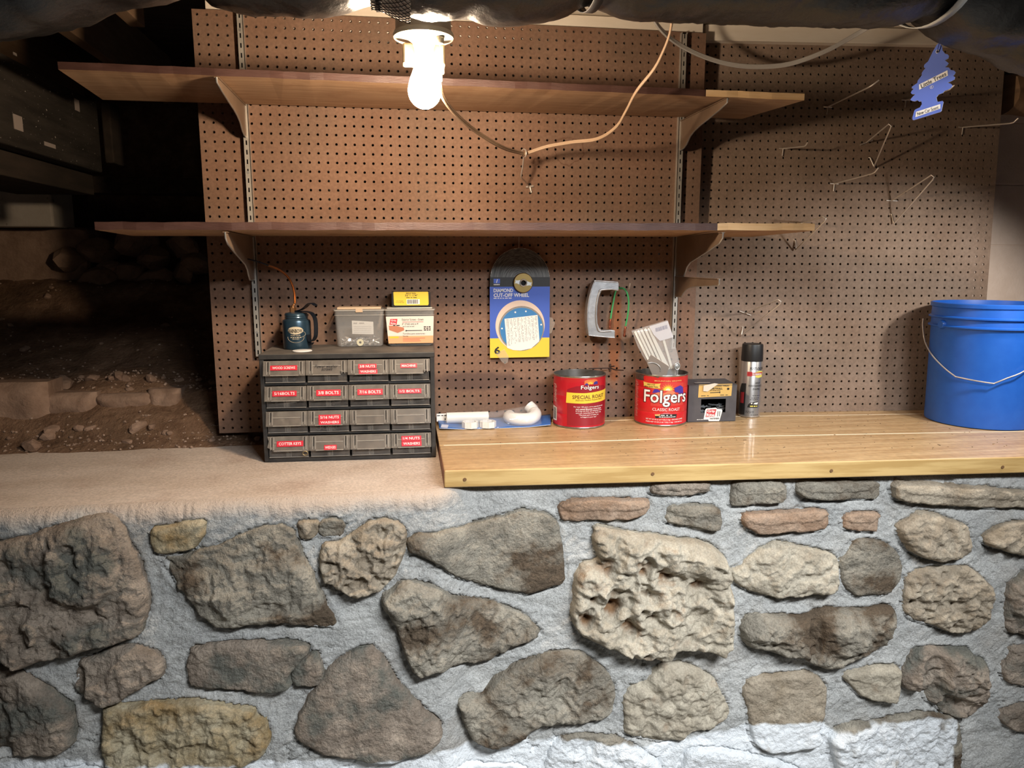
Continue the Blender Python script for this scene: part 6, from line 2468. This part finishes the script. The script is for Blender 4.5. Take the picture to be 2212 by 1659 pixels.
# ==================================================================== DARK SCREW BOX
def c7(x, y):
    return (1360 + x / 6.6375, 680 + y / 6.6375)


bxl, bxr = atY(1486, 905, -.118)[0], atY(1588, 905, -.118)[0]
bw_ = bxr - bxl
bh_ = .113
t = thing('screw_box', 'dark grey cardboard screw box with a window, between can and spray can', 'box', (float((bxl + bxr) / 2), -.118, WT + .0008), -.03)
BOXM = M('box_charcoal', (.06, .056, .06), .6, col2=(.08, .075, .08), scale=20)
BU = bw_ / 660.0


def bb_(x, y):
    return ((x - 1190) * BU, (1520 - y) * BU)


# front with a real window opening
win = [(1035, 1240), (1060, 1215), (1350, 1215), (1375, 1240), (1375, 1375), (1350, 1400), (1060, 1400), (1035, 1375)]
x0_, x1_ = -bw_ / 2, bw_ / 2
wx0, wz0 = bb_(1035, 1400)
wx1, wz1 = bb_(1375, 1215)
mb = MB()
th_ = .0012
mb.box(x0_, x1_, 0, th_, 0, wz0)
mb.box(x0_, x1_, 0, th_, wz1, bh_)
mb.box(x0_, wx0, 0, th_, wz0, wz1)
mb.box(wx1, x1_, 0, th_, wz0, wz1)
mb.box(x0_, x0_ + th_, th_, .095, 0, bh_)
mb.box(x1_ - th_, x1_, th_, .095, 0, bh_)
mb.box(x0_, x1_, .095, .095 + th_, 0, bh_)
mb.box(x0_, x1_, 0, .095, 0, th_)
mb.build('carton', BOXM, t)
mb = MB().hexa([(x0_, -.001, bh_), (x1_, -.001, bh_), (x1_, .096, bh_ + .004), (x0_, .096, bh_ + .004), (x0_, -.001, bh_ + .0015), (x1_, -.001, bh_ + .0015), (x1_, .096, bh_ + .0055), (x0_, .096, bh_ + .0055)])
mb.build('lid_flap', BOXM, t)
bf = lambda off: (lambda a, b: (a, -.0002 - off, b))
mb = MB()
quadz(mb, [bb_(990, 1192), bb_(1445, 1178), bb_(1452, 1015), bb_(995, 1020)], bf(.0004))
mb.build('label', M('box_label', (.62, .40, .12), .5), t)
mb = MB()
quadz(mb, [bb_(1050, 1105), bb_(1110, 1110), bb_(1180, 1060), bb_(1250, 1010), bb_(1200, 1000), bb_(1050, 1030)], lambda a, b: (a, -.003 - (b - .07) * .05, b))
mb.build('torn_flap', M('torn_paper', (.66, .60, .50), .8), t)
mb = MB()
mb.text('COARSE THREAD', (*bb_(1215, 1050), *bb_(1410, 1032)), bf(.0008), bold=.02)
mb.text('DRYWALL', (*bb_(1160, 1090), *bb_(1320, 1062)), bf(.0008), bold=.03)
mb.text('SCREWS', (*bb_(1150, 1108), *bb_(1290, 1094)), bf(.0008), bold=.02)
quadz(mb, [bb_(1150, 1135), bb_(1275, 1132), bb_(1290, 1142), bb_(1290, 1112), bb_(1275, 1122), bb_(1150, 1127)], bf(.0008))
mb.bars((*bb_(1030, 1173), *bb_(1135, 1165)), bf(.0008), 2)
mb.bars((*bb_(1290, 1168), *bb_(1395, 1160)), bf(.0008), 2)
rg_ = [(lambda p: bf(.0008)(*p))(bb_(1397 + 16 * math.cos(a), 1083 + 16 * math.sin(a))) for a in np.linspace(0, 6.283, 18)[:-1]]
mb.add(rg_, [tuple(range(17))])
mb.build('lettering', INK, t)
mb = MB()
bad = [(1075, 1490), (1080, 1465), (1095, 1355), (1110, 1340), (1240, 1332), (1260, 1350), (1320, 1355), (1332, 1375), (1300, 1500), (1290, 1515), (1150, 1512), (1140, 1490)]
quadz(mb, [bb_(*p) for p in bad], bf(.0008))
quadz(mb, [bb_(900, 965), bb_(900, 968), bb_(901, 968)], bf(.0008))
mb.bars((*bb_(985, 1492), *bb_(1070, 1485)), bf(.0005), 3)
mb.build('badge', WHITE, t)
mb = MB()
quadz(mb, [bb_(1102, 1455), bb_(1225, 1452), bb_(1248, 1352), bb_(1120, 1355)], bf(.0012))
mb.build('badge_red', flat('badge_red', (.55, .05, .06), .45), t)
mb = MB()
mb.text('Grip', (*bb_(1122, 1402), *bb_(1228, 1360)), bf(.0016), bold=.03)
mb.text('Rite', (*bb_(1115, 1448), *bb_(1222, 1408)), bf(.0016), bold=.03)
mb.build('badge_lettering', WHITE, t)
mb = MB()
mb.text('FASTENERS', (*bb_(1165, 1488), *bb_(1292, 1468)), bf(.0012), bold=.03)
for k in range(2):
    quadz(mb, [bb_(1262 + k * 26, 1450), bb_(1270 + k * 26, 1450), bb_(1275 + k * 26, 1380), bb_(1267 + k * 26, 1380)], bf(.0012))
mb.build('badge_ink', INK, t)
mb = MB()
quadz(mb, [(p[0], 0) for p in []] or [(-.05, .03), (.0, .03), (.0, .018), (-.05, .018)], lambda a, b: (a, b, bh_ + .0035 + .0015))
mb.build('top_print', M('print_grey', (.42, .38, .35), .5), t)
boxM = Matrix.Translation(Vector(t.location)) @ Matrix.Rotation(-.03, 4, 'Z')
mb = MB()
for k in range(110):
    x = random.uniform(-bw_ * .42, bw_ * .42)
    y = random.uniform(.006, .08)
    z = .004 + random.random() * .045
    a = random.uniform(0, 6.28)
    d_ = np.array([math.cos(a) * .010, math.sin(a) * .004, random.uniform(-.003, .003)])
    A_ = np.array([x, y, z])
    mb.tube([A_ - d_, A_ + d_], .0016, 5)
    mb.tube([A_ + d_, A_ + d_ * 1.12], .0034, 6)
ob = mb.build('screw_heap', M('black_screw', (.26, .27, .28), .4, metal=.5), kind='stuff')
ob.matrix_world = boxM
tag(ob, 'heap of dark screws seen through the box window', 'screws')

# ==================================================================== SPRAY CAN
P = atY(1619, 880, -.052)
t = thing('spray_can', 'silver spray paint can with a black cap on the worktop', 'spray can', (float(P[0]), -.052, WT + .0008))
SR = .0325
SILV = M('silver_lacquer', (.62, .60, .58), .28, metal=.85, col2=(.55, .53, .51), scale=20)
MB().lathe([(0, .004), (SR - .004, .004), (SR - .002, 0), (SR, .001), (SR + .0005, .003), (SR, .005), (SR, .178), (SR - .001, .180), (SR - .004, .182)], 56).build('body', SILV, t, smooth=40)
MB().lathe([(SR + .0006, .178), (SR + .0008, .186), (SR - .0006, .228), (SR - .0018, .231), (SR - .008, .2322), (SR - .0085, .2312), (0, .2312)], 56).build('cap', M('matt_black', (.010, .010, .011), .45), t, smooth=40)
af3 = facing(t.location)
# crop 7: can spans x 1535..1890 (mid 1712) at label height; z: base 1480, cap edge 615
cm3 = cmap(1712, 172, 1480, 615, SR, .178)
F3 = lambda eps: cyl_fn(SR, a0=af3, eps=eps)
mb = MB()
mb.text('RUST-OLEUM', (cm3(1690, 0)[0], cm3(0, 740)[1], cm3(1690, 0)[0] + .050, cm3(0, 698)[1]), F3(.0005), bold=.015)
mb.text('HIGH', (cm3(1786, 0)[0], cm3(0, 955)[1], cm3(1786, 0)[0] + .017, cm3(0, 925)[1]), F3(.0005))
mb.text('PERFORMANCE', (cm3(1680, 0)[0], cm3(0, 1000)[1], cm3(1680, 0)[0] + .048, cm3(0, 970)[1]), F3(.0005))
mb.text('ENAMEL', (cm3(1750, 0)[0], cm3(0, 1048)[1], cm3(1750, 0)[0] + .025, cm3(0, 1018)[1]), F3(.0005))
for k, (x_, y_) in enumerate([(1750, 1130), (1735, 1165), (1712, 1190), (1650, 1375), (1650, 1395), (1735, 1430)]):
    mb.bars((cm3(x_, 0)[0], cm3(0, y_ + 9)[1], cm3(x_, 0)[0] + .026, cm3(0, y_ + 2)[1]), F3(.0005), 4)
cpoly(mb, [(1675, 1320), (1690, 1270), (1730, 1240), (1840, 1230), (1842, 1320), (1760, 1324)], cm3, F3(.0004), .0025)
cpoly(mb, [(1545, 1445), (1560, 1445), (1636, 1440), (1640, 950), (1570, 960), (1545, 1080)], cm3, F3(.0004), .0025)
mb.build('black_print', INK, t, smooth=180)
mb = MB()
cpoly(mb, [(1645, 838), (1725, 838), (1728, 768), (1645, 770)], cm3, F3(.0005), .0025)
cpoly(mb, [(1722, 825), (1878, 818), (1878, 775), (1722, 782)], cm3, F3(.0005), .0025)
cpoly(mb, [(1560, 1265), (1615, 1262), (1618, 1090), (1562, 1095)], cm3, F3(.0008), .0025)
mb.build('red_print', flat('spray_red', (.42, .03, .035), .4), t, smooth=180)
mb = MB()
cpoly(mb, [(1780, 850), (1830, 862), (1880, 850), (1882, 765), (1830, 755), (1780, 775)], cm3, F3(.0004), .0025)
mb.bars((cm3(1720, 0)[0], cm3(0, 1308)[1], cm3(1830, 0)[0], cm3(0, 1290)[1]), F3(.0009), 3)
mb.build('yellow_print', flat('spray_yellow', (.68, .60, .12), .45), t, smooth=180)
mb = MB()
mb.text('PROFESSIONAL', (cm3(1730, 0)[0], cm3(0, 818)[1], cm3(1730, 0)[0] + .034, cm3(0, 790)[1]), F3(.0010), bold=.03)
cpoly(mb, [(1727, 1258), (1745, 1270), (1757, 1255), (1745, 1240)], cm3, F3(.0009), .0025)
cpoly(mb, [(1765, 1266), (1830, 1275), (1838, 1240), (1790, 1245)], cm3, F3(.0009), .0025)
mb.build('white_print', WHITE, t, smooth=180)

# ==================================================================== DRAIN TRAP PACK
t = thing('drain_trap_pack', 'white plastic drain trap parts blister packed on a blue card', 'blister pack', (.80, -.07, WT + .0012))
BLUEC = M('card_blue', (.035, .13, .40), .4, coat=.2)
def cardz(x, y):
    return .0008 + .010 * max(0, (y + .045) / .11) + .006 * max(0, abs(x - .0) - .10) / .08


mb = MB()
nx, ny = 24, 8
xs_ = np.linspace(-.172, .168, nx)
ys_ = np.linspace(-.045, .062, ny)
V, F = [], []
for x in xs_:
    for y in ys_:
        V.append((x + (.02 * (y / .1) if x > .1 else 0), y - .006 * (x / .17) ** 2 * (1 if y < 0 else 0) + (.006 if y < 0 else 0) * (x / .17) ** 2, cardz(x, y)))
for i in range(nx - 1):
    for j in range(ny - 1):
        F.append((i * ny + j, (i + 1) * ny + j, (i + 1) * ny + j + 1, i * ny + j + 1))
mb.add(V, F)
ob = mb.build('backing_card', BLUEC, t, smooth=180)
sm = ob.modifiers.new('solid', 'SOLIDIFY')
sm.thickness = .0012
sm.offset = -1
ob.data.materials.append(WHITE)
sm.material_offset_rim = 1
PVC = M('white_pvc', (.78, .76, .72), .3, coat=.2)
pz = .022
MB().lathe([(.0165, 0), (.0165, .125), (.0145, .125), (.0145, .0)], 28).build('tail_pipe', PVC, t, loc=(-.147, .012, pz + .002), rot=(0, math.pi / 2, 0), smooth=40)
# return bend: lies flat with its open side to the wall, right leg turning up
bend = []
for a in np.linspace(math.radians(152), math.radians(368), 26):
    bend.append((.082 + .040 * math.cos(a), .010 + .036 * math.sin(a), .021 + .003 * max(0, math.degrees(a) - 300) / 20))
bend += [(.1215, .026, .0285), (.117, .038, .038), (.108, .047, .047)]
MB().tube(smooth_path(bend, 3), .0185, 20).build('return_bend', PVC, t, smooth=40)
mb = MB()
for (x, y) in ((-.080, -.030), (-.028, -.032)):
    mb = MB()
    sg = 40
    o_ = []
    for k in range(sg):
        a = 2 * math.pi * k / sg
        rr_ = .0225 + (.0022 if k % 5 == 0 else 0)
        o_.append((rr_ * math.cos(a), rr_ * math.sin(a)))
    V = [(a, b, 0) for a, b in o_] + [(a, b, .018) for a, b in o_] + [(a * .76, b * .76, .018) for a, b in o_] + [(a * .76, b * .76, 0) for a, b in o_]
    F = []
    for k in range(sg):
        j = (k + 1) % sg
        for q2 in range(3):
            F.append((q2 * sg + k, q2 * sg + j, (q2 + 1) * sg + j, (q2 + 1) * sg + k))
    mb.add(V, F).build('slip_nut', PVC, t, loc=(x, y, .0025), smooth=35)
mb = MB()
pl_ = []
P_, q_, d_ = fill_poly([(-.158, -.006), (-.11, -.052), (0, -.054), (.03, -.040), (.09, -.052), (.135, -.03), (.145, .03), (.11, .052), (-.158, .036)], .007)
hgt_ = np.minimum(d_ / .014, 1) ** .5 * (.024 + .018 * np.clip((P_[:, 0] + .0) / .12, -.0, 1) + .012 * np.exp(-((P_[:, 1] - .012) / .02) ** 2))
mb.add(np.stack([P_[:, 0], P_[:, 1], .004 + hgt_], 1), q_)
mb.build('blister', M('blister_clear', (.8, .8, .8), .08, alpha=.13, coat=.6), t, smooth=180)
mb = MB().hexa([(-.176, .030, .010), (-.135, .030, .010), (-.135, .032, .010), (-.176, .032, .010), (-.176, .034, .033), (-.135, .034, .033), (-.135, .036, .033), (-.176, .036, .033)])
mb.build('header_flap', WHITE, t)
mb = MB()
mb.bars((-.174, .0272, -.139, .0294), lambda a, b: (a, .0310, b), 3)
mb.bars((-.152, .0145, -.1485, .0195), lambda a, b: (a, .0290, b), 1)
mb.build('lettering', INK, t)
mb = MB()
quadz(mb, [(-.168, -.040), (-.148, -.044), (-.143, -.012), (-.163, -.010)], lambda a, b: (a, b, cardz(a, b) + .0012))
mb.build('print_block', M('card_print', (.55, .58, .70), .5), t)

# ==================================================================== BUCKET
bc = (2.292, -.222)
t = thing('bucket', 'blue plastic bucket with wire bail at the right end of worktop', 'bucket', (bc[0], bc[1], WT + .0008))
BB = M('bucket_blue', (.012, .105, .50), .42, col2=(.016, .12, .54), scale=30, coat=.1)
rb0, rt0, Hb = .1475, .1535, .365
pf = [(0, .006), (rb0 - .008, .006), (rb0 - .005, 0), (rb0, .002), (rb0 + .001, .010)]
for z_ in (.05, .12, .2, .265):
    pf.append((rb0 + (rt0 - rb0) * z_ / Hb, z_))
rr = lambda z_: rb0 + (rt0 - rb0) * z_ / Hb
pf += [(rr(.29), .290), (rr(.292) + .001, .2915), (rr(.30) + .0075, .293), (rr(.30) + .0078, .2965), (rr(.30) + .001, .300), (rr(.31), .318), (rr(.32) + .0075, .320), (rr(.32) + .0078, .3235), (rr(.32) + .001, .327),
       (rr(.34), .350), (rr(.35) + .0045, .353), (rr(.35) + .005, .363), (rr(.35) + .003, .365), (rr(.35) - .001, .365), (rr(.35) - .003, .350), (rr(.2) - .003, .20), (rb0 - .003, .010), (0, .009)]
MB().lathe(pf, 96).build('pail', BB, t, smooth=35)
# bail
Rb = .164
bl = [(1994, 688), (1993, 705), (1998, 738), (2014, 768), (2040, 795), (2062, 812), (2066, 814), (2105, 822), (2143, 828), (2150, 827), (2175, 817), (2215, 800)]
pts = []
for (x, y) in bl:
    v = ray(x, y)
    o2 = CAM[:2] - np.array(bc)
    qa, qb, qc = v[:2] @ v[:2], 2 * o2 @ v[:2], o2 @ o2 - Rb * Rb
    disc = qb * qb - 4 * qa * qc
    tt = (-qb - math.sqrt(max(disc, 0))) / (2 * qa)
    pts.append(CAM + v * tt - np.array(t.location))
ear_r = np.array([Rb, 0, .305])
pts += [np.array([Rb * math.cos(a), -Rb * math.sin(a), z_]) for a, z_ in ((math.radians(50), .235), (math.radians(25), .275), (math.radians(5), .303))]
pts = pts[:1] + pts[1:]
MB().tube(smooth_path(pts, 4), .0020, 8).build('bail', ZINC, t, smooth=60)
for sg in (-1, 1):
    mb = MB().lathe([(0, .010), (.011, .010), (.014, .004), (.014, 0)], 20)
    mb.build('ear', BB, t, loc=(sg * (rr(.30) - .001), 0, .300), rot=(0, sg * math.pi / 2, 0), smooth=40)
